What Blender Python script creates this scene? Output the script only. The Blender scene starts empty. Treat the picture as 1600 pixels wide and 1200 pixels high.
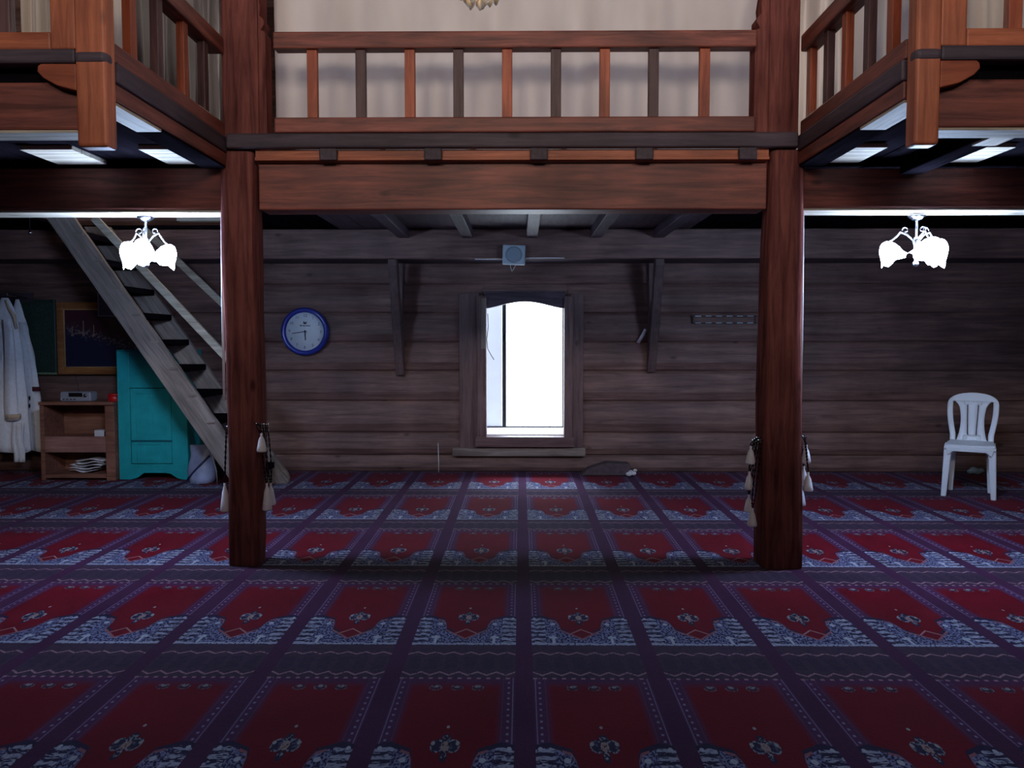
import bpy, bmesh, math, random
from mathutils import Vector, Matrix
random.seed(7)
PI = math.pi
sc = bpy.context.scene
col = sc.collection

# ------------------------------------------------------------------ camera
F = 1280.0
CAM = Vector((0.0, 0.0, 1.30))
YAW = math.atan(14.0 / F)
PITCH = math.atan(70.0 / F)
cd = bpy.data.cameras.new('camera'); cam = bpy.data.objects.new('camera', cd); col.objects.link(cam)
cam.location = CAM
cam.rotation_euler = (PI/2 - PITCH, 0, YAW)
cd.sensor_fit = 'HORIZONTAL'; cd.sensor_width = 36.0; cd.lens = F / 1600.0 * 36.0
cd.clip_start = 0.05; cd.clip_end = 200
sc.camera = cam
_fw = Vector((-math.sin(YAW)*math.cos(PITCH), math.cos(YAW)*math.cos(PITCH), -math.sin(PITCH)))
_rt = Vector((math.cos(YAW), math.sin(YAW), 0)); _up = _rt.cross(_fw)

def P(x, y, Y):
    """world point at depth plane Y seen at photo pixel x, y"""
    d = _fw + _rt*((x-800)/F) + _up*((600-y)/F)
    return CAM + d*(Y/d.y)
def FL(x, y):
    d = _fw + _rt*((x-800)/F) + _up*((600-y)/F)
    return CAM + d*(-CAM.z/d.z)

# ------------------------------------------------------------------ world, daylight, exposure
w = bpy.data.worlds.new('world'); sc.world = w; w.use_nodes = True
bg = w.node_tree.nodes['Background']
bg.inputs[0].default_value = (0.80, 0.90, 1.0, 1); bg.inputs[1].default_value = 6.0
sc.view_settings.view_transform = 'Standard'; sc.view_settings.look = 'None'
sc.view_settings.gamma = 1.0; sc.view_settings.exposure = 0.0
sc.view_settings.use_curve_mapping = False

def area(name, loc, rot, sx, sy, power, color):
    l = bpy.data.lights.new(name, 'AREA'); l.shape = 'RECTANGLE'; l.size = sx; l.size_y = sy
    l.energy = power; l.color = color
    o = bpy.data.objects.new(name, l); col.objects.link(o); o.location = loc; o.rotation_euler = rot
    return o
# daylight arriving at the glazed windows: two high ones in the wall behind the camera, and the one seen in the far wall
area('daylight_upper_window', (-1.5, -2.93, 3.7), (PI/2, 0, 0), 1.2, 1.3, 155, (1.0, 0.90, 0.82))
area('daylight_upper_window', (1.5, -2.93, 3.7), (PI/2, 0, 0), 1.2, 1.3, 155, (1.0, 0.90, 0.82))
area('daylight_gallery_window', (0.0, 7.85, 3.35), (-PI/2, 0, 0), 4.4, 1.9, 140, (1.0, 0.89, 0.79))
area('daylight_low_window', (0.03, 8.27, 1.0), (-PI/2, 0, 0), 0.5, 1.2, 6, (0.72, 0.85, 1.0))
area('daylight_sky_above_low_window', (0.03, 9.5, 3.0), (math.radians(-37.5), 0, 0), 0.8, 0.6, 160, (0.58, 0.74, 1.0))
area('daylight_right_gallery_window', (5.22, 4.0, 3.5), (0, PI/2, 0), 1.3, 1.3, 60, (0.8, 0.9, 1.0))
LAMP_E = 170.0       # the cool glass shades of the two hanging lamps

# ------------------------------------------------------------------ helpers
def lin(c):
    return tuple(((v/255.0)/12.92 if v/255.0 <= .04045 else ((v/255.0+.055)/1.055)**2.4) for v in c) + (1.0,)

class MB:
    def __init__(s): s.v = []; s.f = []; s.smooth = []
    def _add(s, vs, fs, smooth=False):
        n = len(s.v); s.v += [tuple(p) for p in vs]
        s.f += [tuple(i+n for i in f) for f in fs]; s.smooth += [smooth]*len(fs); return s
    def box(s, x0, x1, y0, y1, z0, z1):
        x0, x1 = min(x0,x1), max(x0,x1); y0, y1 = min(y0,y1), max(y0,y1); z0, z1 = min(z0,z1), max(z0,z1)
        vs = [(x0,y0,z0),(x1,y0,z0),(x1,y1,z0),(x0,y1,z0),(x0,y0,z1),(x1,y0,z1),(x1,y1,z1),(x0,y1,z1)]
        return s._add(vs, [(0,3,2,1),(4,5,6,7),(0,1,5,4),(1,2,6,5),(2,3,7,6),(3,0,4,7)])
    def prism(s, pts, a0, a1, axis='Y', smooth=False):
        """polygon pts extruded along axis; pts are (x,z) for Y, (y,z) for X, (x,y) for Z"""
        def mk(p, a):
            return {'Y': (p[0], a, p[1]), 'X': (a, p[0], p[1]), 'Z': (p[0], p[1], a)}[axis]
        n = len(pts)
        vs = [mk(p, a0) for p in pts] + [mk(p, a1) for p in pts]
        fs = [tuple(range(n))[::-1], tuple(range(n, 2*n))]
        s._add(vs, fs)
        base = len(s.v)-2*n
        s.f += [(base+i, base+(i+1) % n, base+n+(i+1) % n, base+n+i) for i in range(n)]; s.smooth += [smooth]*n
        return s
    def tube(s, pts, r, n=8, cap=True):
        pts = [Vector(p) for p in pts]; rs = r if isinstance(r, (list, tuple)) else [r]*len(pts)
        rings = []; prev = None
        for i, p in enumerate(pts):
            t = (pts[min(i+1, len(pts)-1)] - pts[max(i-1, 0)])
            if t.length < 1e-9: t = Vector((0,0,1))
            t.normalize()
            if prev is None:
                a = Vector((0,0,1)) if abs(t.z) < .9 else Vector((1,0,0))
                u = t.cross(a).normalized()
            else:
                u = (prev - t*prev.dot(t)); u = u.normalized() if u.length > 1e-6 else t.orthogonal().normalized()
            prev = u; v = t.cross(u)
            rings.append([p + (u*math.cos(2*PI*k/n) + v*math.sin(2*PI*k/n))*rs[i] for k in range(n)])
        return s.loft(rings, cap)
    def loft(s, rings, cap=True, smooth=True, closed=True):
        n = len(rings[0]); vs = [p for r_ in rings for p in r_]; fs = []
        for i in range(len(rings)-1):
            for k in range(n if closed else n-1):
                fs.append((i*n+k, i*n+(k+1) % n, (i+1)*n+(k+1) % n, (i+1)*n+k))
        s._add(vs, fs, smooth)
        if cap and closed:
            b = len(s.v)-len(vs)
            s.f += [tuple(b+k for k in range(n))[::-1], tuple(b+(len(rings)-1)*n+k for k in range(n))]; s.smooth += [False]*2
        return s
    def lathe(s, prof, c=(0,0,0), n=24, axis='Z', cap=True):
        """prof: (radius, height)"""
        rings = []
        for r_, h in prof:
            ring = []
            for k in range(n):
                a = 2*PI*k/n; x, y = r_*math.cos(a), r_*math.sin(a)
                ring.append(Vector(c) + (Vector((x, y, h)) if axis == 'Z' else Vector((x, -h, y))))
            rings.append(ring)
        return s.loft(rings, cap)
    def ball(s, c, r, n=10, m=6):
        rs = r if isinstance(r, (tuple, list)) else (r, r, r)
        rings = []
        for i in range(m+1):
            a = -PI/2 + PI*i/m
            rr = max(math.cos(a), .02)
            rings.append([Vector(c)+Vector((rs[0]*rr*math.cos(2*PI*k/n), rs[1]*rr*math.sin(2*PI*k/n), rs[2]*math.sin(a))) for k in range(n)])
        return s.loft(rings)
    def sheet(s, grid, smooth=True):
        """grid of points [rows][cols]"""
        return s.loft(grid, False, smooth, closed=False)
    def build(s, name, mat, parent=None, loc=None, bevel=0, solid=0, subsurf=0, segs=2):
        me = bpy.data.meshes.new(name); me.from_pydata(s.v, [], s.f); me.validate()
        for p, sm in zip(me.polygons, s.smooth): p.use_smooth = sm
        bm = bmesh.new(); bm.from_mesh(me); bmesh.ops.recalc_face_normals(bm, faces=bm.faces); bm.to_mesh(me); bm.free()
        if mat: me.materials.append(mat)
        o = bpy.data.objects.new(name, me); col.objects.link(o)
        if parent: o.parent = parent
        if loc: o.location = loc
        if solid:
            m = o.modifiers.new('solid', 'SOLIDIFY'); m.thickness = solid; m.offset = 0
        if bevel:
            m = o.modifiers.new('bevel', 'BEVEL'); m.width = bevel; m.segments = segs; m.limit_method = 'ANGLE'; m.angle_limit = .6
        if subsurf:
            m = o.modifiers.new('sub', 'SUBSURF'); m.levels = subsurf; m.render_levels = subsurf
        return o

def tag(o, label, cat, group=None, kind=None):
    o['label'] = label; o['category'] = cat
    if group: o['group'] = group
    if kind: o['kind'] = kind
    return o
def thing(name, label, cat, loc=(0,0,0), rz=0, group=None, kind=None):
    o = bpy.data.objects.new(name, None); col.objects.link(o); o.empty_display_size = .05
    o.location = loc; o.rotation_euler = (0, 0, rz)
    return tag(o, label, cat, group, kind)
def struct(o):
    o['kind'] = 'structure'; return o

# ------------------------------------------------------------------ materials
def newmat(name):
    m = bpy.data.materials.new(name); m.use_nodes = True
    nt = m.node_tree; b = nt.nodes['Principled BSDF']
    return m, nt, b
def plain(name, rgb, rough=.6, metal=0, noise=.0, nscale=30, emit=None, estr=0, trans=0, bump=0, spec=.4):
    m, nt, b = newmat(name); c = lin(rgb)
    b.inputs['Base Color'].default_value = c; b.inputs['Roughness'].default_value = rough; b.inputs['Metallic'].default_value = metal
    b.inputs['Specular IOR Level'].default_value = spec
    if noise or bump:
        tc = nt.nodes.new('ShaderNodeTexCoord'); n = nt.nodes.new('ShaderNodeTexNoise'); n.inputs['Scale'].default_value = nscale
        n.inputs['Detail'].default_value = 4
        nt.links.new(tc.outputs['Object'], n.inputs['Vector'])
        if noise:
            r = nt.nodes.new('ShaderNodeValToRGB'); r.color_ramp.elements[0].position = .3; r.color_ramp.elements[1].position = .7
            r.color_ramp.elements[0].color = tuple(v*(1-noise) for v in c[:3])+(1,); r.color_ramp.elements[1].color = tuple(min(1, v*(1+noise)) for v in c[:3])+(1,)
            nt.links.new(n.outputs['Fac'], r.inputs['Fac']); nt.links.new(r.outputs['Color'], b.inputs['Base Color'])
        if bump:
            bp = nt.nodes.new('ShaderNodeBump'); bp.inputs['Strength'].default_value = bump; bp.inputs['Distance'].default_value = .01
            nt.links.new(n.outputs['Fac'], bp.inputs['Height']); nt.links.new(bp.outputs['Normal'], b.inputs['Normal'])
    if emit:
        b.inputs['Emission Color'].default_value = emit+(1,); b.inputs['Emission Strength'].default_value = estr
    return m
def wood(name, rgb_a, rgb_b, axis='X', scale=9, rough=.5, knots=True, blotch=.5, spec=.35, bump=.25, rot=0):
    m, nt, b = newmat(name); N = nt.nodes.new; L = nt.links.new
    tc = N('ShaderNodeTexCoord'); mp = N('ShaderNodeMapping')
    s = [scale, scale, scale]; s['XYZ'.index(axis)] = scale*.07
    mp.inputs['Scale'].default_value = s
    if rot:
        m0 = N('ShaderNodeMapping'); m0.inputs['Rotation'].default_value = (0, rot, 0); L(tc.outputs['Object'], m0.inputs['Vector']); L(m0.outputs['Vector'], mp.inputs['Vector'])
    else: L(tc.outputs['Object'], mp.inputs['Vector'])
    n1 = N('ShaderNodeTexNoise'); n1.inputs['Scale'].default_value = 3.2; n1.inputs['Detail'].default_value = 7; n1.inputs['Roughness'].default_value = .65
    n1.inputs['Distortion'].default_value = .6
    L(mp.outputs['Vector'], n1.inputs['Vector'])
    r1 = N('ShaderNodeValToRGB'); r1.color_ramp.elements[0].position = .34; r1.color_ramp.elements[1].position = .68
    r1.color_ramp.elements[0].color = lin(rgb_a); r1.color_ramp.elements[1].color = lin(rgb_b)
    L(n1.outputs['Fac'], r1.inputs['Fac'])
    # broad blotches of old varnish and grime
    n2 = N('ShaderNodeTexNoise'); n2.inputs['Scale'].default_value = 2.6; n2.inputs['Detail'].default_value = 3
    L(tc.outputs['Object'], n2.inputs['Vector'])
    mr = N('ShaderNodeMapRange'); mr.inputs['From Min'].default_value = .3; mr.inputs['From Max'].default_value = .7
    mr.inputs['To Min'].default_value = 1-blotch*.6; mr.inputs['To Max'].default_value = 1+blotch*.35
    L(n2.outputs['Fac'], mr.inputs['Value'])
    mx = N('ShaderNodeVectorMath'); mx.operation = 'SCALE'
    L(r1.outputs['Color'], mx.inputs[0]); L(mr.outputs['Result'], mx.inputs['Scale'])
    out = mx.outputs['Vector']
    if knots:
        mp2 = N('ShaderNodeMapping'); s2 = [3.4]*3; s2['XYZ'.index(axis)] = 1.7; mp2.inputs['Scale'].default_value = s2
        L(tc.outputs['Object'], mp2.inputs['Vector'])
        vo = N('ShaderNodeTexVoronoi'); vo.inputs['Scale'].default_value = 1.3; L(mp2.outputs['Vector'], vo.inputs['Vector'])
        kr = N('ShaderNodeMapRange'); kr.inputs['From Min'].default_value = .03; kr.inputs['From Max'].default_value = .10
        kr.inputs['To Min'].default_value = .4; kr.inputs['To Max'].default_value = 1
        L(vo.outputs['Distance'], kr.inputs['Value'])
        mk = N('ShaderNodeVectorMath'); mk.operation = 'SCALE'; L(out, mk.inputs[0]); L(kr.outputs['Result'], mk.inputs['Scale'])
        out = mk.outputs['Vector']
    L(out, b.inputs['Base Color'])
    b.inputs['Roughness'].default_value = rough; b.inputs['Specular IOR Level'].default_value = spec
    bp = N('ShaderNodeBump'); bp.inputs['Strength'].default_value = bump; bp.inputs['Distance'].default_value = .006
    L(n1.outputs['Fac'], bp.inputs['Height']); L(bp.outputs['Normal'], b.inputs['Normal'])
    return m

RED_A, RED_B = (92, 50, 47), (156, 88, 76)
M = {}
for ax in 'XYZ':
    M['red'+ax] = wood('red_varnished_wood_'+ax, RED_A, RED_B, ax)
    M['orange'+ax] = wood('orange_wood_'+ax, (134, 62, 44), (186, 100, 68), ax, knots=False)
    M['brown'+ax] = wood('brown_wood_'+ax, (64, 42, 46), (102, 74, 76), ax, knots=False)
    M['dark'+ax] = wood('dark_grimy_wood_'+ax, (56, 46, 58), (90, 76, 88), ax, rough=.6)
    M['soot'+ax] = wood('soot_and_shade_black_wood_'+ax, (12, 10, 14), (26, 22, 28), ax, rough=.95, spec=.0)  # sooted timber, and the near-black of boards standing in for shade
    M['pillar'+ax] = wood('mauve_brown_pillar_wood_'+ax, (86, 50, 50), (142, 86, 80), ax, rough=.8, spec=.0)
    M['newel'+ax] = wood('orange_brown_newel_wood_'+ax, (138, 72, 50), (194, 112, 80), ax, rough=.5)
    M['brace'+ax] = wood('dull_brace_wood_'+ax, (80, 62, 64), (116, 94, 92), ax, rough=.7)
    M['pale'+ax] = wood('bare_pale_wood_'+ax, (150, 138, 122), (206, 194, 176), ax, rough=.7, blotch=.3)
    M['grey'+ax] = wood('weathered_grey_wood_'+ax, (112, 98, 92), (160, 146, 136), ax, rough=.7)
M['stair'] = wood('weathered_stair_plank', (108, 96, 92), (158, 144, 136), 'Z', rough=.7, rot=math.radians(34.8))
M['log'] = wood('old_log_wall_wood', (92, 68, 66), (140, 107, 100), 'X', scale=8, rough=.6)
M['darklog'] = wood('dark_log_wall_wood', (76, 62, 62), (112, 92, 90), 'Y', scale=8, rough=.65)
M['frame'] = wood('window_frame_wood', (84, 62, 64), (128, 100, 98), 'Z', rough=.5)
M['frameX'] = wood('window_sill_wood', (84, 60, 62), (128, 98, 98), 'X', rough=.5)
M['white'] = plain('white_plaster', (232, 232, 236), .7, noise=.05)
M['plastic'] = plain('white_plastic', (228, 234, 244), .32, spec=.5)
M['iron'] = plain('chromed_metal', (170, 172, 180), .22, metal=1)
M['darkmetal'] = plain('dark_grey_metal', (48, 48, 56), .4, metal=.5)
M['cable'] = plain('white_cable_sheath', (225, 226, 232), .4)
M['black'] = plain('black_plastic', (14, 14, 18), .4)
M['tassel'] = plain('white_tassel_thread', (244, 240, 250), .8, noise=.08, nscale=200, bump=.4)
M['bead'] = plain('dark_beads', (30, 18, 26), .25)
M['robe'] = plain('white_robe_cloth', (236, 238, 246), .85, noise=.06, nscale=40, bump=.15)
M['robe_collar'] = plain('beige_embroidered_collar', (206, 184, 160), .85, noise=.15, nscale=120)
M['robe_trim'] = plain('dark_red_cuff_trim', (80, 26, 40), .8)
M['teal'] = plain('turquoise_paint', (36, 172, 180), .42, noise=.14, nscale=9, bump=.08)
M['tealdark'] = plain('turquoise_paint_in_groove', (18, 100, 116), .5)
M['orangeshelf'] = wood('orange_brown_shelf_board', (116, 76, 64), (162, 112, 94), 'X', knots=False)
M['pinkshelf'] = wood('pinkish_shelf_board', (140, 96, 90), (182, 136, 126), 'X', knots=False)
M['silver'] = plain('silver_radio_plastic', (170, 174, 190), .35, metal=.3)
M['redtin'] = plain('red_tin_paint', (190, 24, 30), .35)
M['paper'] = plain('white_paper', (214, 214, 222), .8, noise=.05)
M['bag'] = plain('grey_blue_plastic_bag', (150, 158, 190), .35, noise=.25, nscale=7, bump=.5)
M['bagdark'] = plain('dark_bag_stripe', (50, 54, 84), .4)
M['clockblue'] = plain('blue_clock_rim', (34, 50, 150), .25, spec=.6)
M['dial'] = plain('clock_dial', (228, 234, 240), .4)
M['ink'] = plain('dark_ink', (30, 34, 60), .6)
M['speaker'] = plain('pale_speaker_plastic', (178, 196, 206), .5)
M['speakergrille'] = plain('grey_blue_speaker_grille', (140, 160, 172), .7, noise=.2, nscale=300)
M['goldframe'] = wood('brown_picture_frame', (140, 86, 48), (190, 128, 76), 'X', knots=False, rough=.4)
M['gold'] = plain('gilt_slip', (206, 168, 120), .4, metal=.3)
M['cloth_dark'] = plain('dark_cloth', (86, 72, 78), .9, noise=.2)

def emis(name, rgb, strength):
    m, nt, b = newmat(name)
    b.inputs['Base Color'].default_value = (.8, .8, .8, 1)
    b.inputs['Emission Color'].default_value = rgb+(1,); b.inputs['Emission Strength'].default_value = strength
    return m
M['coolglow'] = emis('lit_white_glass_shade', (.49, .67, 1.0), LAMP_E)
M['warmglow'] = emis('lit_warm_candle_bulb', (1.0, .72, .42), 60)
M['crystal'] = plain('crystal_drop', (236, 214, 180), .08, spec=.9)

def curtain_mat(name='cream_curtain_cloth', ca=(214, 196, 178), cb=(236, 221, 206)):
    m, nt, b = newmat(name); N = nt.nodes.new; L = nt.links.new
    tc = N('ShaderNodeTexCoord'); n = N('ShaderNodeTexNoise'); n.inputs['Scale'].default_value = 5
    mp = N('ShaderNodeMapping'); mp.inputs['Scale'].default_value = (1, 1, .3)
    L(tc.outputs['Object'], mp.inputs['Vector']); L(mp.outputs['Vector'], n.inputs['Vector'])
    r = N('ShaderNodeValToRGB'); r.color_ramp.elements[0].color = lin(ca); r.color_ramp.elements[1].color = lin(cb)
    r.color_ramp.elements[0].position = .35; r.color_ramp.elements[1].position = .65
    L(n.outputs['Fac'], r.inputs['Fac']); L(r.outputs['Color'], b.inputs['Base Color'])
    b.inputs['Roughness'].default_value = .85; b.inputs['Specular IOR Level'].default_value = .15
    tr = N('ShaderNodeBsdfTranslucent'); tr.inputs['Color'].default_value = lin((215, 220, 235))
    ms = N('ShaderNodeMixShader'); ms.inputs['Fac'].default_value = .45
    out = nt.nodes['Material Output']
    L(b.outputs['BSDF'], ms.inputs[1]); L(tr.outputs['BSDF'], ms.inputs[2]); L(ms.outputs['Shader'], out.inputs['Surface'])
    return m
M['curtain'] = curtain_mat()
M['greycurtain'] = curtain_mat('grey_striped_curtain_cloth', (112, 106, 106), (150, 144, 142))

def glass_mat(name, tint, alpha):
    m, nt, b = newmat(name); N = nt.nodes.new; L = nt.links.new
    t = N('ShaderNodeBsdfTransparent'); t.inputs['Color'].default_value = (1, 1, 1, 1)
    b.inputs['Base Color'].default_value = lin(tint); b.inputs['Roughness'].default_value = .25
    ms = N('ShaderNodeMixShader'); ms.inputs['Fac'].default_value = alpha
    L(t.outputs['BSDF'], ms.inputs[1]); L(b.outputs['BSDF'], ms.inputs[2])
    L(ms.outputs['Shader'], nt.nodes['Material Output'].inputs['Surface'])
    return m
M['glass'] = glass_mat('clear_window_glass', (240, 244, 250), .05)
M['dustyglass'] = glass_mat('dusty_window_glass', (225, 228, 238), .45)

# ---- carpet: rows of woven prayer places, one repeat computed with math nodes
CW, CL, CX0, CY0 = .512, 1.215, .013, 3.42
def carpet_mat():
    m, nt, b = newmat('red_prayer_carpet'); N = nt.nodes.new; L = nt.links.new
    class E:
        def __init__(s, k): s.k = k
        def __add__(a, c): return op('ADD', a, c)
        def __radd__(a, c): return op('ADD', a, c)
        def __sub__(a, c): return op('SUBTRACT', a, c)
        def __rsub__(a, c): return op('SUBTRACT', c, a)
        def __mul__(a, c): return op('MULTIPLY', a, c)
        def __rmul__(a, c): return op('MULTIPLY', a, c)
        def __truediv__(a, c): return op('DIVIDE', a, c)
        def __lt__(a, c): return op('LESS_THAN', a, c)
        def __gt__(a, c): return op('GREATER_THAN', a, c)
    def op(o, *a):
        n = N('ShaderNodeMath'); n.operation = o
        for i, x in enumerate(a):
            if isinstance(x, E): L(x.k, n.inputs[i])
            else: n.inputs[i].default_value = x
        return E(n.outputs[0])
    ab = lambda a: op('ABSOLUTE', a)
    fr = lambda a: op('FRACT', a)
    mn = lambda a, c: op('MINIMUM', a, c)
    mxx = lambda a, c: op('MAXIMUM', a, c)
    inv = lambda a: 1.0 - a
    def band(a, lo, hi): return (a > lo) * (a < hi)
    def smooth(a, lo, hi):
        n = N('ShaderNodeMapRange'); n.interpolation_type = 'SMOOTHSTEP'; L(a.k, n.inputs['Value'])
        n.inputs['From Min'].default_value = lo; n.inputs['From Max'].default_value = hi
        return E(n.outputs['Result'])
    tc = N('ShaderNodeTexCoord'); sep = N('ShaderNodeSeparateXYZ'); L(tc.outputs['Object'], sep.inputs[0])
    X, Y = E(sep.outputs[0]), E(sep.outputs[1])
    def noise(sx, sy, sc_=1.0, det=2):
        mp = N('ShaderNodeMapping'); mp.inputs['Scale'].default_value = (sx, sy, 1); L(tc.outputs['Object'], mp.inputs['Vector'])
        n = N('ShaderNodeTexNoise'); n.inputs['Scale'].default_value = sc_; n.inputs['Detail'].default_value = det; L(mp.outputs['Vector'], n.inputs['Vector'])
        return E(n.outputs['Fac'])
    su = (fr((X - CX0)/CW) - .5) * (2/.866)      # -1..1 across one prayer place
    U = ab(su)
    v = fr((Y - CY0)/CL)
    fine = noise(110, 60); mid = noise(46, 34); hor = noise(34, 90)
    fc = N('ShaderNodeFloatCurve'); cv = fc.mapping.curves[0]
    pts = [(0, .06), (.22, .108), (.40, .145), (.44, .21), (.49, .246), (.63, .262), (.8, .282), (1, .268)]
    cv.points[0].location = pts[0]; cv.points[1].location = pts[-1]
    for p in pts[1:-1]: cv.points.new(*p)
    for p in cv.points: p.handle_type = 'VECTOR'
    fc.mapping.update(); L(mn(U, 1.0).k, fc.inputs['Value'])
    bnd = E(fc.outputs[0])
    state = {'c': None}
    def rgb(c):
        n = N('ShaderNodeRGB'); n.outputs[0].default_value = lin(c); return n.outputs[0]
    def paint(mask, c):
        n = N('ShaderNodeMix'); n.data_type = 'RGBA'
        L(mask.k, n.inputs['Factor']); L(state['c'], n.inputs['A'])
        if isinstance(c, tuple): n.inputs['B'].default_value = lin(c)
        else: L(c, n.inputs['B'])
        state['c'] = n.outputs['Result']
    PURPLE, STRIPE, BAND = (104, 54, 100), (94, 46, 86), (94, 68, 90)
    RED, NAVY, WHITE, PINK = (142, 10, 36), (58, 48, 86), (216, 218, 248), (200, 150, 160)
    state['c'] = rgb(STRIPE)
    inm = U < 1.0
    cross = inm * (v > .72)
    paint(cross, BAND)
    paint(cross * (mid > .56) * .55, (60, 56, 92))
    tri = ab(fr(su*3.0) - .5)
    paint(cross * (ab(v - (.742 + tri*.05)) < .0055) * (fine > .38), PINK)
    paint(cross * (ab(v - (.934 - tri*.04)) < .005) * (fine > .4), PINK)
    paint(cross * (ab(fr(su*3.0) - .5) < .32) * (ab(v - .84) < .05) * .35, (58, 52, 76))
    mat_ = inm * (v < .72)
    paint(mat_, PURPLE)
    paint(inm * (ab(v - .718) < .006) * (fr(su*6.0) < .42), PINK)
    redm = mat_ * inv(smooth(U, .68, .84)) * inv(smooth(v, .64, .705))
    paint(redm, RED)
    paint(mat_ * (fine > .60) * redm * .35, (100, 12, 34))
    paint(mat_ * (ab(U - .965) < .010) * .8, (160, 150, 180))
    paint(mat_ * (ab(U - .895) < .020) * (ab(fr(v*27.0) - .5) < .16) * .9, (176, 164, 190))
    paint(mat_ * (ab(U - .80) < .008) * .6, (120, 92, 130))
    # vase with blossoms in the field, its stem and the diamond under it
    def ell(cx, cy, a, bb):
        dx = (su - cx)/a; dy = (v - cy)/bb
        return (dx*dx + dy*dy) < 1.0
    lobes = mxx(ell(-.115, .286, .10, .036), ell(.115, .286, .10, .036))
    lobi = mxx(ell(-.115, .286, .078, .027), ell(.115, .286, .078, .027))
    paint(mxx(lobes, mxx(ell(0, .325, .07, .026), ell(0, .235, .055, .034))), NAVY)
    paint(lobes * inv(lobi) * (fine > .47), (176, 182, 196))
    paint(lobi * (mid > .57), (112, 112, 140))
    paint(ell(0, .325, .06, .02) * (fine > .54), (170, 174, 184))
    paint(ell(0, .284, .062, .026) * (fine > .40), (206, 176, 170))
    paint(ell(0, .238, .04, .02) * (fine > .52), (190, 190, 200))
    paint(mxx(ell(0, .392, .025, .008), mxx(ell(.18, .30, .03, .011), ell(-.18, .30, .03, .011))), (200, 205, 205))
    dia = U/.25 + ab(v - .108)/.052
    paint(band(dia, .86, 1.05) * (v < .2), (206, 160, 160))
    for cx in (-.34, .02, .37):
        fl = ell(cx, .648, .11, .02)
        paint(fl * (mid > .36), (92, 56, 80)); paint(fl * inv(ell(cx, .646, .085, .014)) * (fine > .5), (150, 140, 150)); paint(ell(cx, .655, .05, .008) * (fine > .4), (176, 180, 186))
    # blue-white spandrels either side of the pointed niche
    sp = inm * (v < bnd)
    paint(inm * band(v - bnd, -.004, .026) * inv(sp) * (U > .25), NAVY)
    paint(sp, NAVY)
    paint(sp * (U < .72) * (fine > .49), (160, 162, 206))
    paint(sp * (U > .72) * (fr(v*24.0 + hor*1.7) < .50) * .8, (226, 228, 252))
    paint(sp * (mid > .60) * .7, (66, 62, 104))
    paint(inm * (ab(v - bnd) < .007) * (U < .62), (190, 120, 130))
    paint(sp * (ab(U - .57) < .028) * band(v, .012, .092), (232, 234, 246))
    paint(sp * (ab(v - .075) < .009) * band(U, .5, .66), (226, 228, 242))
    paint(mxx(ell(.56, .213, .05, .013), ell(-.56, .213, .05, .013)), (226, 228, 242))
    paint(mxx(ell(.93, .272, .035, .011), ell(-.93, .272, .035, .011)), (226, 228, 242))
    paint(sp * (ab(v - .012) < .008) * (fine > .4), (206, 206, 228))
    # pile: light mottling
    big = noise(3, 3, 1.0, 4); n2 = N('ShaderNodeVectorMath'); n2.operation = 'SCALE'
    L(state['c'], n2.inputs[0]); L(((fine*.5 + big*.6 + .45)*.50).k, n2.inputs['Scale'])
    L(n2.outputs['Vector'], b.inputs['Base Color'])
    b.inputs['Roughness'].default_value = .95; b.inputs['Specular IOR Level'].default_value = .1
    b.inputs['Sheen Weight'].default_value = .04; b.inputs['Sheen Roughness'].default_value = .5
    b.inputs['Sheen Tint'].default_value = (.75, .75, 1, 1)
    bp = N('ShaderNodeBump'); bp.inputs['Strength'].default_value = .3; bp.inputs['Distance'].default_value = .004
    L(fine.k, bp.inputs['Height']); L(bp.outputs['Normal'], b.inputs['Normal'])
    return m
M['carpet'] = carpet_mat()

# ------------------------------------------------------------------ room shell
XL, XR, YF, YB, ZT = -5.6, 5.35, -3.0, 8.0, 4.7
CEIL = 2.30                                     # underside of the gallery floor
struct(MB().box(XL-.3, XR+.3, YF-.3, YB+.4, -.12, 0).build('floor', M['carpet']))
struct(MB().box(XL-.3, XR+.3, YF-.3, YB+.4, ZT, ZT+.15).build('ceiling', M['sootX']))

# far wall of squared logs, each course slightly bulged, cut round the window
ZC = [0, .165, .385, .695, .99, 1.27, 1.55, 1.83, 2.09, 2.36, 2.65, 2.95, 3.25, 3.55, 3.85, 4.15, 4.45, 4.7]
WX0, WX1, WZ0, WZ1 = P(757, 600, YB).x-.02, P(884, 600, YB).x+.02, .32, 1.74
wb = MB()
def course(mb, x0, x1, z0, z1, yb=YB, axis='X', sgn=1, thick=.36):
    h = z1-z0; pr = []
    for t, d in ((0, .0), (.06, -.022), (.3, -.042), (.62, -.036), (.92, -.014), (1, .0)):
        pr.append((yb+d*sgn, z0+h*t))
    pr += [(yb+thick*sgn, z1), (yb+thick*sgn, z0)]
    mb.prism(pr, x0, x1, axis)
for z0, z1 in zip(ZC[:-1], ZC[1:]):
    if z1 <= WZ0 or z0 >= WZ1:
        course(wb, XL-.3, XR+.3, z0, z1)
    else:
        course(wb, XL-.3, WX0, z0, z1); course(wb, WX1, XR+.3, z0, z1)
        if z0 < WZ0: wb.box(WX0, WX1, YB, YB+.36, z0, WZ0)
        if z1 > WZ1: wb.box(WX0, WX1, YB, YB+.36, WZ1, z1)
struct(wb.build('wall_back', M['log']))
wl = MB()
for z0, z1 in zip(ZC[:-1], ZC[1:]): course(wl, YF-.3, YB+.3, z0, z1, XL, 'Y', -1)
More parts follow.
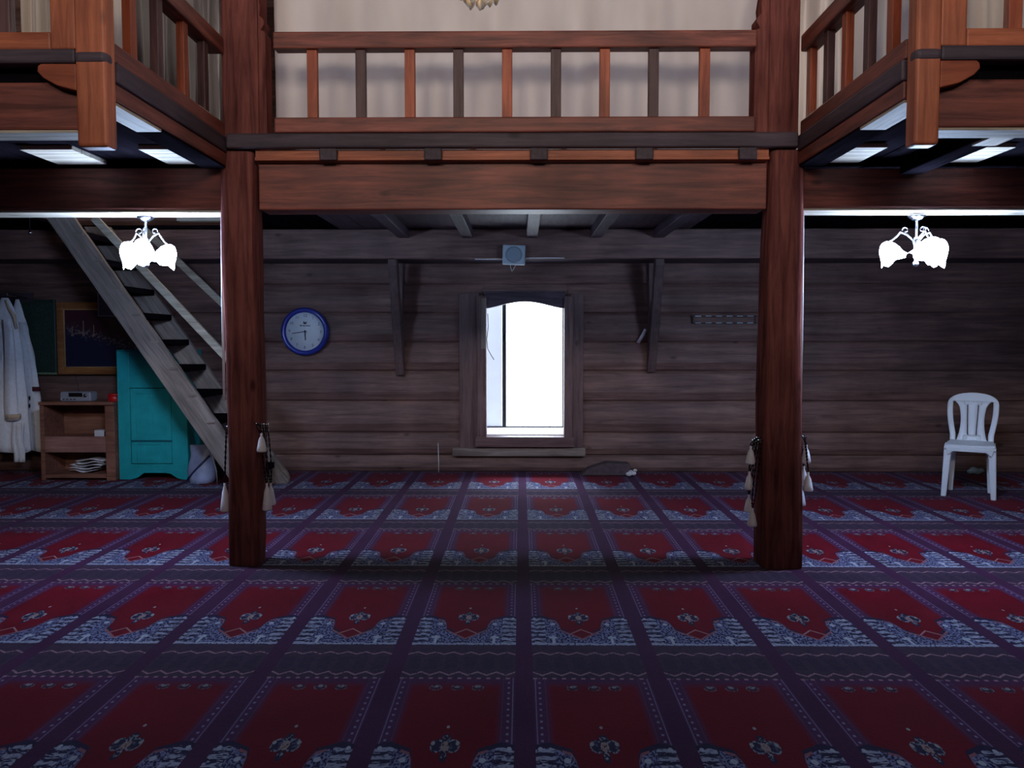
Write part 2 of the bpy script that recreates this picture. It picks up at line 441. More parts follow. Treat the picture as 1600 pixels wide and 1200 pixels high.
# 'Y' prism takes (x,z): reuse the profile as x offsets
struct(wl.build('wall_left', M['darklog']))
wr = MB()
for z0, z1 in zip(ZC[:-1], ZC[1:]): course(wr, YF-.3, YB+.3, z0, z1, XR, 'Y', 1)
struct(wr.build('wall_right', M['darklog']))
wf = MB()
wf.box(XL-.3, XR+.3, YF-.3, YF, 0, 3.0); wf.box(XL-.3, XR+.3, YF-.3, YF, 4.4, ZT)
for a, b_ in ((XL-.3, -2.15), (-.85, .85), (2.15, XR+.3)): wf.box(a, b_, YF-.3, YF, 3.0, 4.4)
struct(wf.build('wall_front', M['sootX']))
for i, xc in enumerate((-1.5, 1.5)):
    o = struct(MB().box(xc-.65, xc+.65, YF-.06, YF-.04, 3.0, 4.4).build('window_%d' % (i+2), M['dustyglass']))
    f = MB(); f.box(xc-.65, xc-.6, YF-.1, YF+.0, 3.0, 4.4).box(xc+.6, xc+.65, YF-.1, YF+.0, 3.0, 4.4).box(xc-.03, xc+.03, YF-.1, YF, 3.0, 4.4)
    f.build('window_frame', M['frame'], o)

o = struct(MB().box(-2.2, 2.2, YB-.09, YB-.075, 2.4, 4.3).build('window_4', M['dustyglass']))
f = MB()
for k in range(6): f.box(-2.2+.86*k, -2.15+.86*k, YB-.11, YB-.06, 2.4, 4.3)
f.build('window_frame', M['frame'], o)
o = struct(MB().box(XR-.10, XR-.085, 3.3, 4.7, 2.8, 4.2).build('window_5', M['dustyglass']))
f = MB()
for k in range(3): f.box(XR-.11, XR-.075, 3.3+.675*k, 3.35+.675*k, 2.8, 4.2)
f.build('window_frame', M['frame'], o)
# unseen slab and parapet added behind the camera to shade the near carpet
mb = MB(); mb.box(XL+.06, XR-.06, YF+.01, -1.0, 2.30, 2.42); mb.box(XL+.06, XR-.06, -1.05, -1.0, 2.42, 3.15)
struct(mb.build('added_shade_parapet', M['sootX']))

# ------------------------------------------------------------------ the bright window in the far wall
win = thing('window_1', 'bright window in the log wall with an arched wooden head', 'window'); win['kind'] = 'structure'
yy = YB-.045
def rect_px(mb, x0, x1, y0, y1, Y, d):
    a, b_ = P(x0, y1, Y), P(x1, y0, Y); return mb.box(a.x, b_.x, Y, Y+d, a.z, b_.z)
f = MB(); rect_px(f, 718, 748, 458, 700, yy-.03, .03); rect_px(f, 892, 912, 458, 700, yy-.03, .03)
f.build('casing', M['frame'], win, bevel=.006)
f = MB(); rect_px(f, 745, 760, 462, 692, yy-.09, .14); rect_px(f, 881, 896, 462, 692, yy-.09, .14)
f.build('jamb', M['frame'], win, bevel=.012)
a = P(752, 545, yy-.1); b_ = P(759, 466, yy-.1)
MB().box(a.x, b_.x, yy-.1, yy-.088, a.z, b_.z).build('bare_patch', M['grey'+'Z'], win)
# arched head board
pts = []
for k in range(25):
    t = k/24; x = 756+(884-756)*t
    y = 482 - 11*math.sin(PI*t)**1.5
    q = P(x, y, yy-.05); pts.append((q.x, q.z))
e0, e1 = P(884, 455, yy-.05), P(756, 455, yy-.05)
pts += [(e0.x, e0.z), (e1.x, e1.z)]
MB().prism(pts, yy-.05, yy+.03, 'Y').build('arched_head', M['darkX'], win)
f = MB(); rect_px(f, 742, 898, 683, 699, yy-.1, .13); f.build('sill', M['frameX'], win, bevel=.01)
f = MB(); rect_px(f, 706, 915, 700, 713, yy-.05, .05); f.build('apron', M['grey'+'X'], win, bevel=.008)
# deep white reveal behind the frame
f = MB(); f.box(WX0-.02, WX0+.02, YB+.02, YB+.36, WZ0, WZ1).box(WX1-.02, WX1+.02, YB+.02, YB+.36, WZ0, WZ1)
f.box(WX0, WX1, YB+.02, YB+.6, WZ0, P(800, 668, YB+.36).z-.03).box(WX0, WX1, YB+.02, YB+.36, WZ1-.03, WZ1)
f.build('reveal', M['white'], win)
Yg = YB+.3
MB().prism([(WX0-.03, YB+.37), (P(784, 600, 8.95).x, 8.95), (WX0-.5, 8.95), (WX0-.5, YB+.37)], WZ0, WZ1+.3, 'Z').build('outer_jamb', plain('grey_white_plaster', (150, 150, 160), .8, noise=.1, nscale=6), win)
f = MB()
a = P(785, 668, Yg); b_ = P(791, 470, Yg)
f.box(a.x, b_.x, Yg-.02, Yg+.02, a.z, WZ1-.03)
f.box(WX0, WX1, Yg-.015, Yg+.015, a.z-.0, a.z+.014); f.box(WX1-.04, WX1-.02, Yg-.02, Yg+.02, a.z, WZ1-.03)
f.build('metal_sash', M['darkmetal'], win)
for zz in (560, 545): pass
f = MB(); q = P(788, 527, Yg-.03); f.box(q.x-.014, q.x+.014, Yg-.04, Yg-.02, q.z-.05, q.z+.03); f.build('latch', M['iron'], win)
MB().box(WX0+.02, a.x, Yg-.004, Yg+.004, a.z, WZ1-.03).build('dusty_pane', M['dustyglass'], win)
MB().box(b_.x, WX1-.04, Yg-.004, Yg+.004, a.z+.014, WZ1-.03).build('pane', M['glass'], win)
tag(MB().tube([P(762, 490, yy-.1), P(763, 510, yy-.1), P(760.5, 530, yy-.1), P(762, 545, yy-.1), P(768, 556, yy-.1), P(772, 562, yy-.1)], .004, 6).build('thin_wire', M['black']),
    'thin dark wire dangling down the left jamb of the bright window', 'wire')
# white outer wall the open window looks on to, far side of the deep reveal
# ------------------------------------------------------------------ gallery floors (= ceilings of the bays) and the bays' beams
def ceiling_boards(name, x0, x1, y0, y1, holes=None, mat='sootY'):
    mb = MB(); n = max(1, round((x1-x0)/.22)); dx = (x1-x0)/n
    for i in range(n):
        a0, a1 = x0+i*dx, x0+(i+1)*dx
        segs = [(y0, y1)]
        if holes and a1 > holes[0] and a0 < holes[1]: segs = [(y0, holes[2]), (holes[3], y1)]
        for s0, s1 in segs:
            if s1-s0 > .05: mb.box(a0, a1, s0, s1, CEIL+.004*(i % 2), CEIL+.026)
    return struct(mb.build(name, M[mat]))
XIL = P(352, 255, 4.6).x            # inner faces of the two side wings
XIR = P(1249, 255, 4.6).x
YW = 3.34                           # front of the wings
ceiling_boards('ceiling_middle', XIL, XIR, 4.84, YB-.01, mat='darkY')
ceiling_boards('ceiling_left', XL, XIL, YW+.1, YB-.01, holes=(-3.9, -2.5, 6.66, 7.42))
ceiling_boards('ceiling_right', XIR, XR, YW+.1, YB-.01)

YBM = 4.60
def beam(x0p, x1p, ytop, ybot, Y, d, mat, name, label, x0=None, x1=None):
    a = P(x0p, ybot, Y); b_ = P(x1p, ytop, Y)
    return tag(MB().box(a.x if x0 is None else x0, b_.x if x1 is None else x1, Y, Y+d, a.z, b_.z).build(name, mat, bevel=.008), label, 'beam')
beam(404.5, 1199, 254, 328, YBM+.04, .18, M['redX'], 'gallery_beam', 'thick red-brown beam spanning between the two pillars under the gallery')
beam(0, 356, 262, 328, YBM+.04, .2, M['redX'], 'gallery_beam', 'red-brown cross beam left of the left pillar, above the hanging lamp', x0=XL)
beam(1248, 1600, 262, 325, YBM+.04, .2, M['redX'], 'gallery_beam', 'red-brown cross beam right of the right pillar, above the hanging lamp', x1=XR)
# pale bare boards nailed under the side beams, catching the lamp light
for x0, x1, lab in ((XL, P(352, 330, 4.7).x, 'left of the left pillar'), (P(1251, 330, 4.7).x, XR, 'right of the right pillar')):
    zb = P(400, 328, YBM+.04).z if x0 < 0 else P(1300, 325, YBM+.04).z
    tag(MB().box(x0, x1, YBM+.045, YBM+.235, zb-.012, zb).build('soffit_board', M['paleX']), 'pale bare board under the cross beam '+lab, 'board')

# filler moulding above the middle beam, joists over it, dark overhanging edge boards
zA, zB_, zC_, zD = P(800, 254, YBM+.04).z, 2.350, 2.432, 2.516
wB, wC, wD = 2.335, 2.42, 2.50          # the same levels on the slightly sagging wings
mo = MB(); mo.box(XIL+.168, XIR-.168, YBM+.0, YBM+.1, zA+.001, zB_-.001); mo.box(XIL+.168, XIR-.168, YBM-.012, YBM, zA+.003, zA+.022)
tag(mo.build('moulding_strip', M['newelX'], bevel=.003), 'orange moulded strip between the joist ends above the middle beam', 'moulding')
ordn = ['leftmost', 'second from the left', 'middle one', 'second from the right', 'rightmost']
for i, xp in enumerate((505, 673, 843, 1012, 1178)):
    X0 = P(xp, 240, 4.45).x
    zt = CEIL-.002
    pr = [(4.47, zB_-.0), (4.47, 2.26), (4.50, 2.235), (4.58, 2.235), (4.58, zB_)]
    j = thing('floor_joist', 'dark square joist end above the middle beam, '+ordn[i]+' of five', 'joist', (X0, 4.56, 2.3), group='joists under the middle gallery')
    MB().box(-.048, .048, -.004, .036, -.016, zB_-2.301).build('joist_end', M['darkY'], j, bevel=.006)
    MB().box(-.05, .05, .285, 2.915, -.085, -.001).build('joist_beam', M['darkY'], j, bevel=.006)

YL = 4.555
tag(MB().box(XIL+.02, XIR-.02, YL, 4.603, zB_+.001, zC_).build('ledge_board', M['darkX'], bevel=.01), 'dark floor edge board of the middle gallery between the pillars', 'board')
OV = .05
tag(MB().box(XIL-.085, XIL+.015, 3.36, 4.60, wB, wC).build('ledge_board', M['darkY'], bevel=.01), 'dark floor edge board along the inner side of the left gallery wing', 'board')
tag(MB().box(XIR-.015, XIR+.085, 3.36, 4.60, wB, wC).build('ledge_board', M['darkY'], bevel=.01), 'dark floor edge board along the inner side of the right gallery wing', 'board')
for s, XI, nm in ((-1, XIL, 'left'), (1, XIR, 'right')):
    # inner side beam; pale underside board cut where lamplight fades, light shaped in
    tag(MB().box(XI-.005*s, XI+.13*s, 3.36, 4.60, 2.262, wB-.001).build('side_beam', M['redY'], bevel=.008), 'red-brown beam along the inner edge of the %s gallery wing' % nm, 'beam')
    tag(MB().box(XI+.005*s, XI+.12*s, 3.37, 3.80, 2.250, 2.262).build('soffit_board', M['paleY']), 'pale bare board cut to the lamplight under the inner edge beam of the %s gallery wing' % nm, 'board')

for s, XI, nm in ((-1, XIL, 'left'), (1, XIR, 'right')):  # dark board added as the shade under the beam's pillar end
    tag(MB().box(XI+.0*s, XI+.13*s, 3.805, 4.60, 2.252, 2.262).build('soffit_board', M['sootY']), 'board painted as shade under the inner edge beam of the %s gallery wing near the pillar' % nm, 'board')
# ------------------------------------------------------------------ pillars with their upper posts and carved scrolls
def pillar(label, cxb, cxt, wb_, wt, s):
    """cxb/cxt: photo x of the axis at floor and at gallery level; s = +1 for the right one"""
    Y = 4.70
    b0 = P(cxb, 893, Y); b0.z = 0
    t0 = P(cxt, 235, Y)
    r = thing('wooden_pillar', label, 'pillar', (b0.x, Y, 0), kind='thing')
    def ring(cx, h, z):
        c = h*.38; k = .12*c
        pts = [(-h, -h+c), (-h+k*2.5, -h+k*2.5), (-h+c, -h), (h-c, -h), (h-k*2.5, -h+k*2.5), (h, -h+c), (h, h-c), (h-k*2.5, h-k*2.5), (h-c, h), (-h+c, h), (-h+k*2.5, h-k*2.5), (-h, h-c)]
        return [Vector((cx+p[0], p[1], z)) for p in pts]
    n = 14; rings = []
    for i in range(n+1):
        t = i/n
        cx = (t0.x-b0.x)*t + .006*math.sin(7*t+s); h = wb_+(wt-wb_)*min(1, t*1.15)+.002*math.sin(19*t)
        rings.append(ring(cx, h, t*(zB_-.004)))
    MB().loft(rings).build('shaft', M['pillarZ'], r, bevel=.004)
    dx = t0.x-b0.x
    oi, oo = (.13, .076) if s < 0 else (.112, .057)          # inner and outer half widths
    MB().box(dx-oi*s, dx+oo*s, -.095, .09, zB_+.001, ZT-.01).build('upper_post', M['pillarZ'], r, bevel=.012)
    # carved scroll board on the inner side of the upper post
    x1 = dx - oi*s; bw = .042 if s < 0 else .078
    prof = [(0, zC_+.001), (bw, zC_+.001), (bw, 2.985), (bw-.006, 3.0), (bw-.028, 3.005), (bw-.02, 3.02), (bw-.008, 3.035), (bw-.008, 3.06), (bw-.022, 3.075), (bw-.034, 3.085), (bw-.03, 3.13), (bw-.04, 3.2), (max(0, bw-.055), 3.3), (0, 3.36)]
    MB().prism([(x1 - p[0]*s, p[1]) for p in prof], -.09, .02, 'Y').build('scroll_board', M['pillarZ'], r, bevel=.004)
    # white cable clipped to the outer side
    hx = wt+.011
    cpts = [(dx+hx*s, .02, P(0, 318, 4.7).z), (dx*.6+hx*s+.004*s, .02, 1.5), (dx*.3+(hx+.004)*s, .02, .95)] 
    MB().tube([(p[0], -.03, p[2]) for p in cpts], .008, 8).build('cable', M['cable'], r)
    return r, b0, dx
lp, lpb, lpd = pillar('left red-brown pillar, in front of the staircase', 388.5, 378, .088, .099, -1)
rp, rpb, rpd = pillar('right red-brown pillar, the thicker one nearer the white chair', 1213, 1223, .118, .098, 1)

# ------------------------------------------------------------------ balustrades
def balustrade(label, p0, p1, tz, n_skip, poss, first_red, ang, rail_ext=0, zb0=zC_, zb1=zD, zt0=2.885, zt1=2.975, rail_mat='redX'):
    """rails from p0 to p1 (xy), balusters at distances poss along it"""
    d = Vector((p1[0]-p0[0], p1[1]-p0[1], 0)); ln = d.length; rz = math.atan2(d.y, d.x)
    r = thing('balustrade', label, 'balustrade', (p0[0], p0[1], zb0), rz, 'gallery balustrades')
    ax = 'X'
    MB().box(0, ln, -.04, .04, .001, zb1-zb0).build('bottom_rail', M[rail_mat], r, bevel=.008)
    MB().box(0, ln, -.045, .045, zt0-zb0, zt1-zb0).build('top_rail', M['redX'], r, bevel=.008)
    for i, q in enumerate(poss):
        red = (i % 2 == 0) == first_red
        o = MB().box(q-.028, q+.028, -.02, .02, zb1-zb0, zt0-zb0).build('baluster', M['orangeZ' if red else 'brownZ'], r, bevel=.004)
        o['label'] = 'orange-red baluster' if red else 'dark brown baluster'
    return r
YR = 4.592
xm0, xm1 = P(431, 150, YR).x, P(1178, 150, YR).x
mids = [P(x, 140, YR).x - xm0 for x in (489, 564.5, 641, 716.5, 792.5, 868.5, 944.5, 1020.5, 1100)]
balustrade('long middle balustrade between the pillars in front of the cream curtain', (xm0, YR), (xm1, YR), 0, 0, mids, True, 0)
XRL, XRR = XIL-.04, XIR+.04
def ydep(xp, X):      # depth at which a vertical plane X is seen at photo column xp
    d = _fw + _rt*((xp-800)/F); return X*d.y/d.x
lq = sorted(4.60-ydep(x, XRL) for x in (216, 257, 296, 327))
balustrade('balustrade along the inner side of the left gallery wing', (XRL, 4.60), (XRL, 3.36), 0, 0, lq, False, 0, zb0=wC, zb1=wD, zt0=2.87, zt1=2.96)
rq = sorted(ydep(x, XRR)-3.36 for x in (1259, 1285, 1313, 1347, 1383))
balustrade('balustrade along the inner side of the right gallery wing', (XRR, 3.36), (XRR, 4.60), 0, 0, rq, True, 0, zb0=wC, zb1=wD, zt0=2.87, zt1=2.96)

# ------------------------------------------------------------------ fronts of the two wings
for s, XI, nm in ((-1, XIL, 'left'), (1, XIR, 'right')):
    xe = XL if s < 0 else XR
    xn0 = P(118, 150, 3.27).x if s < 0 else P(1430, 150, 3.27).x
    xn1 = P(167, 150, 3.27).x if s < 0 else P(1470, 150, 3.27).x
    zb = P(150, 228, 3.26).z
    hn = thing('hanging_newel', 'squared newel post hanging below the front corner of the %s gallery wing' % nm, 'post', ((xn0+xn1)/2, 3.31, zb), kind='thing')
    hw = (xn1-xn0)/2
    MB().box(-hw, hw, -.04, .042, 0, ZT-.02-zb).build('post_body', M['newelZ'], hn, bevel=.014, segs=3)
    zl0 = P(150, 98, 3.26).z-zb; zl1 = P(150, 77, 3.26).z-zb
    MB().box(-hw-.003, hw+.003, -.046, .02, zl0, zl1).build('dark_band', M['darkX'], hn, bevel=.02, segs=3)
    xo = xn0 if s < 0 else xn1                      # outer face of the newel
    yf = 3.34
    # half newel beside it, ledge, bracket, beam, rail
    hb = tag(MB().box(xo+.005*s, xo+.105*s, yf-.05, yf+.05, P(90, 78, 3.3).z, ZT-.02).build('half_post', M['newelZ'], bevel=.006), 'flat orange-brown half post beside the %s hanging newel' % nm, 'post', kind='thing')
    za, zb2 = P(60, 101, 3.3).z, P(60, 78, 3.3).z
    tag(MB().box(xo+.004*s, xe, yf-.06, yf+.018, za, zb2).build('ledge_board', M['darkX'], bevel=.01), 'dark floor edge board across the front of the %s gallery wing' % nm, 'board')
    z0, z1 = P(60, 203, 3.34).z, P(60, 128, 3.34).z
    tag(MB().box(xo+.004*s, xe, yf, yf+.14, z0, z1).build('gallery_beam', M['redX'], bevel=.01), 'red-brown front beam under the %s gallery wing' % nm, 'beam')
    tag(MB().box(xo+.02*s, xe, yf+.005, yf+.135, z0-.01, z0).build('soffit_board', M['paleX']), 'pale bare board under the front beam of the %s gallery wing' % nm, 'board')
    tag(MB().box(xo+.004*s, xe, yf+.022, yf+.05, z1+.001, za+.025).build('fascia_board', M['sootX']), 'board painted as shade in the gap above the front beam of the %s gallery wing' % nm, 'board')  # dark filler board, painted as the shadow below the ledge
    # rounded bracket end
    L_ = .155
    prof = [(0, 0), (0, -.105), (L_*.5, -.085), (L_*.85, -.055), (L_, -.03), (L_*.98, -.008), (L_*.9, 0)]
    tag(MB().prism([(xo+.004*s + p[0]*s, za-.001+p[1]) for p in prof], yf-.055, yf-.002, 'Y').build('curved_bracket', M['orangeX'], bevel=.004),
        'orange curved bracket beside the %s hanging newel below the ledge' % nm, 'bracket')
    # front balustrade bottom part
    x0, x1 = (xe+.05, xo-.11) if s < 0 else (xo+.11, xe-.05)
    ps = [k for k in [ .26*i+.2 for i in range(20)] if k < (x1-x0)-.06]
    if s < 0: ps = [(x1-x0)-k for k in ps][::-1]
    zr0, zr1 = zb2, P(60, 49, 3.3).z
    balustrade('balustrade across the front of the %s gallery wing' % nm, (x0, yf), (x1, yf), 0, 0, [k for k in ps], True, 0, zb0=zr0, zb1=zr1, zt0=2.95, zt1=3.03, rail_mat='newelX')
    # joists running away from the front beam
    for k in (range(4) if s > 0 else range(1, 4)):
        xx = XI + (.62+k*.72)*s
        if abs(xx) > abs(xe)-.1: continue
        tag(MB().box(xx-.06, xx+.06, yf+.145, 4.62, CEIL-.09, CEIL-.001).build('wing_joist', M['sootY'], bevel=.006),
            'dark joist under the %s gallery wing, %s from the pillar' % (nm, ['first', 'second', 'third', 'fourth'][k]), 'joist', 'joists under the %s wing' % nm)
        if s > 0 and k == 0: tag(MB().box(xx-.055, xx+.055, yf+.15, 3.9, CEIL-.10, CEIL-.0905).build('soffit_board', M['paleY']), 'short pale board under the first joist of the right gallery wing', 'board')
# pale patched planks in the wing ceilings just in front of the cross beams
for (xa, xb, lab) in ((30, 112, 'left wing ceiling, nearer the photo edge'), (216, 285, 'left wing ceiling, nearer the pillar'),
                     (1314, 1387, 'right wing ceiling, nearer the pillar'), (1497, 1588, 'right wing ceiling, nearer the photo edge')):
    Yp = 4.26
    a = P(xa, 237, Yp); b_ = P(xb, 237, Yp)
    pl = thing('ceiling_plank', 'pale bare planks patching the %s' % lab, 'plank', ((a.x+b_.x)/2, Yp, 2.288), group='pale planks under the wings')
    hw = (b_.x-a.x)/2
    MB().box(-hw, hw, .10, .36, -.012, .011).build('plank', M['paleX'], pl, bevel=.002)
    MB().box(-hw, hw, 0, .095, -.012, .011).build('plank', M['paleX'], pl, bevel=.002)

# ------------------------------------------------------------------ curtains in the gallery
def curtain(name, label, p0, p1, z0, z1, amp=.03, waves=9, seed=1, mat=None):
    d = Vector((p1[0]-p0[0], p1[1]-p0[1], 0)); ln = d.length; n = d.cross(Vector((0,0,1))).normalized()
    rnd = random.Random(seed); ph = [rnd.uniform(0, 6.28) for _ in range(6)]
    cols = max(24, int(ln*46)); rows = 14; g = []
    for r in range(rows+1):
        z = z0+(z1-z0)*r/rows; row = []
        for c in range(cols+1):
            t = c/cols; x = t*ln
            off = amp*(.5*math.sin(2*PI*waves*t*1.0+ph[0]+.25*math.sin(z*2+ph[1])) + .3*math.sin(2*PI*waves*1.7*t+ph[2]) + .35*math.sin(2*PI*waves*.43*t+ph[3]))
            off += .006*math.sin(30*x+5*z+ph[4])
            q = Vector((p0[0], p0[1], 0)) + d*t + n*off; row.append((q.x, q.y, z))
        g.append(row)
    return tag(MB().sheet(g).build(name, mat or M['curtain'], solid=.004), label, 'curtain')
curtain('curtain', 'wide cream curtain hanging behind the middle balustrade', (P(431, 100, 5.0).x, 5.0), (P(1200, 100, 5.0).x, 5.0), zC_+.03, 4.35, .028, 9, 3)
curtain('curtain', 'white curtain end behind the side balustrade of the left wing, beside the hanging newel', (-2.36, 4.30), (-2.03, 4.30), zC_+.03, 4.35, .03, 4, 5)
curtain('curtain', 'long grey striped curtain behind the side balustrade of the left wing', (XIL-.42, 5.95), (XIL-.42, 4.42), zC_+.03, 4.35, .03, 17, 5, M['greycurtain'])
curtain('curtain', 'cream curtain behind the side balustrade of the right wing', (XIR+.36, 3.9), (XIR+.36, 5.9), zC_+.03, 4.35, .03, 6, 6)
curtain('curtain', 'narrow pale curtain behind the front balustrade of the left wing', (P(36, 20, 3.75).x, 3.75), (P(80, 20, 3.75).x, 3.75), zC_+.03, 4.35, .03, 2, 8)
curtain('curtain', 'pale curtain behind the front balustrade of the right wing', (P(1501, 20, 3.75).x, 3.75), (P(1640, 20, 3.75).x, 3.75), zC_+.03, 4.35, .03, 3, 9)

# ------------------------------------------------------------------ bracketed shelf beam along the far wall
YS = 7.48
zs0, zs1 = P(800, 404, YS).z, P(800, 361, YS).z
sh = thing('wall_shelf', 'long dark shelf high along the log wall above the window', 'shelf', (0, YS, zs0))
MB().box(XL+.02, XR-.02, 0, .05, 0, CEIL-.002-zs0).build('fascia_board', M['log'], sh, bevel=.01)
MB().box(XL+.02, XR-.02, .05, YB-YS-.04, .0, .04).build('shelf_board', M['darkX'], sh)
for xb, yb, xt, lab in ((626, 586, 612, 'left of the window'), (1017, 581, 1033, 'right of the window')):
    a = P(xb, yb, YB-.05); Yt = 7.62; X0 = a.x
    kb = thing('knee_brace', 'dark wooden brace under the high shelf, %s' % lab, 'brace', (X0, YB-.045, a.z), group='braces under the shelf')
    zt = zs0-a.z-.001
    MB().prism([(0, 0), (0, .12), (-(YB-.045-YS-.1), zt), (-(YB-.045-YS), zt), (-(YB-.045-YS), zt-.06), (-.05, 0)], -.04, .04, 'X').build('strut', M['braceZ'], kb, bevel=.006)
    MB().box(-.035, .035, -.05, 0, .13, zt).build('wall_post', M['braceZ'], kb, bevel=.006)
# paper slip tucked behind the right brace
a = P(998, 535, 7.8)
tag(MB().sheet([[(a.x, 7.955, a.z), (a.x+.03, 7.955, a.z-.01)], [(a.x+.04, 7.90, a.z+.08), (a.x+.065, 7.90, a.z+.06)], [(a.x+.06, 7.86, a.z+.13), (a.x+.085, 7.86, a.z+.12)]]).build('paper_slip', M['paper'], solid=.003),
    'small pale slip of paper tucked beside the brace right of the window', 'paper')

# speaker on the shelf front
a = P(803, 398, YS-.06)
sp = thing('wall_speaker', 'small square pale speaker hanging on the shelf front above the window', 'speaker', (a.x, YS-.002, a.z))
sp.rotation_euler = (0, math.radians(2), 0)
hw = 17.5*YS/F; hh = 15*YS/F
MB().box(-hw, hw, -.06, 0, -hh, hh).build('case', M['speaker'], sp, bevel=.008)
MB().lathe([(.074, -.004), (.074, .006), (.06, .009), (.002, .011)], (0, -.06, 0), 28, 'Y').build('round_grille', M['speakergrille'], sp)
MB().tube([(-.03, -.03, -hh), (-.025, -.03, -hh-.03), (-.012, -.035, -hh-.06), (.0, -.03, -hh-.04), (.02, -.03, -hh)], .0035, 6).build('wire', M['cable'], sp)
a = P(742, 405, YS-.006); b_ = P(882, 403, YS-.006)
tag(MB().tube([(a.x, YS-.006, a.z), ((a.x*2+b_.x)/3, YS-.006, a.z-.003), (P(784, 0, YS).x, YS-.006, a.z)], .005, 6).build('speaker_cable', M['cable']), 'white cable running left from the speaker along the shelf front', 'cable')
tag(MB().tube([(P(822, 0, YS).x, YS-.006, b_.z), (b_.x, YS-.006, b_.z)], .005, 6).build('speaker_cable', M['cable']), 'white cable running right from the speaker along the shelf front', 'cable')

# pale dashed rack on the wall beside the right pillar
a = P(1080, 494, YB-.06); b_ = P(1184, 494, YB-.06); c = P(1080, 504.5, YB-.06)
rk = thing('wire_rack', 'two rows of pale dashes on the wall beside the right pillar', 'rack', (a.x, YB-.045, c.z))
wd = b_.x-a.x
for zz in (0, a.z-c.z):
    MB().tube([(0, -.02, zz), (wd, -.02, zz)], .003, 6).build('wire', M['brownX'], rk)
    for k in range(6):
        x0 = wd*(.06+.157*k)
        MB().box(x0, x0+wd*.085, -.027, -.014, zz-.005, zz+.005).build('clip', M['speaker'], rk)
for xx in (.02, wd-.02): MB().box(xx-.006, xx+.006, -.02, 0, -.01, a.z-c.z+.01).build('holder', M['brownZ'], rk)

# ------------------------------------------------------------------ clock
def text_mesh(items, depth=.0):
    """items: (string, x, z, size); returns MB in the XZ plane, facing -Y"""
    mb = MB()
    for st, x, z, size in items:
        cu = bpy.data.curves.new('t', 'FONT'); cu.body = st; cu.size = size; cu.align_x = 'CENTER'; cu.align_y = 'CENTER'
        o = bpy.data.objects.new('t', cu); col.objects.link(o)
        me = bpy.data.meshes.new_from_object(o.evaluated_get(bpy.context.evaluated_depsgraph_get()))
        mb._add([(v.co.x+x, -depth, v.co.y+z) for v in me.vertices], [tuple(p.vertices) for p in me.polygons])
        bpy.data.objects.remove(o); bpy.data.curves.remove(cu); bpy.data.meshes.remove(me)
    return mb
YK = 7.90
a = P(476, 518, YK); R = 37.5*YK/F; rd = 30*YK/F
ck = thing('wall_clock', 'round blue-rimmed wall clock on the log wall', 'clock', (a.x, YK+.05, a.z))
ck.rotation_euler = (0, math.radians(1.5), 0)
MB().lathe([(R*.93, -.0), (R, .02), (R, .05), (R*.94, .068), (R*.87, .07), (rd, .056), (rd, .03), (rd*.5, .03)], (0, 0, 0), 48, 'Y').build('rim', M['clockblue'], ck)
MB().lathe([(rd*1.01, .03), (rd*1.01, .036), (.001, .0365)], (0, 0, 0), 48, 'Y').build('dial', M['dial'], ck)
MB().lathe([(R*.985, .052), (R*.965, .066), (R*.95, .069), (R*.94, .0685), (R*.96, .06)], (0, 0, 0), 48, 'Y', cap=False).build('rim_highlight_ring', M['clockblue'], ck)
it = []
for k in range(1, 13):
    an = PI/2 - k*PI/6; it.append((str(k), rd*.82*math.cos(an), rd*.82*math.sin(an), .038))
for t_ in it: text_mesh([t_], .0375).build('numeral', M['ink'], ck)
lg = MB()
lg._add([(-.016, -.0375, .072), (.012, -.0375, .072), (.016, -.0375, .098), (.0, -.0375, .088), (-.018, -.0375, .1)], [(0, 1, 2, 3, 4)])
for k, wv in enumerate((.012, .008, .011, .007, .010, .009, .006)):
    x0 = -.05+k*.0155; lg._add([(x0, -.0375, .05), (x0+wv, -.0375, .05), (x0+wv, -.0375, .062), (x0, -.0375, .062)], [(0, 1, 2, 3)])
lg.build('maker_mark', M['ink'], ck)
def hand(nm, deg, ln, wd, dep):
    t = math.radians(90-deg); u = Vector((math.cos(t), 0, math.sin(t))); n = Vector((-u.z, 0, u.x))
    b0 = -u*ln*.15; e = u*ln
    pr = [b0-n*wd, b0+n*wd, e+n*wd*.7, e-n*wd*.7]
    mb = MB(); mb._add([(p.x, -dep, p.z) for p in pr]+[(p.x, -dep+.003, p.z) for p in pr], [(0,1,2,3),(7,6,5,4),(0,4,5,1),(1,5,6,2),(2,6,7,3),(3,7,4,0)])
    return mb.build(nm, M['ink'], ck)
hand('hour_hand', 176, .085, .0065, .042); hand('minute_hand', 260, .125, .0042, .046); hand('second_hand', 120, .03, .002, .049)
MB().lathe([(.009, .036), (.009, .05), (.001, .052)], (0, 0, 0), 14, 'Y').build('hub', M['ink'], ck)

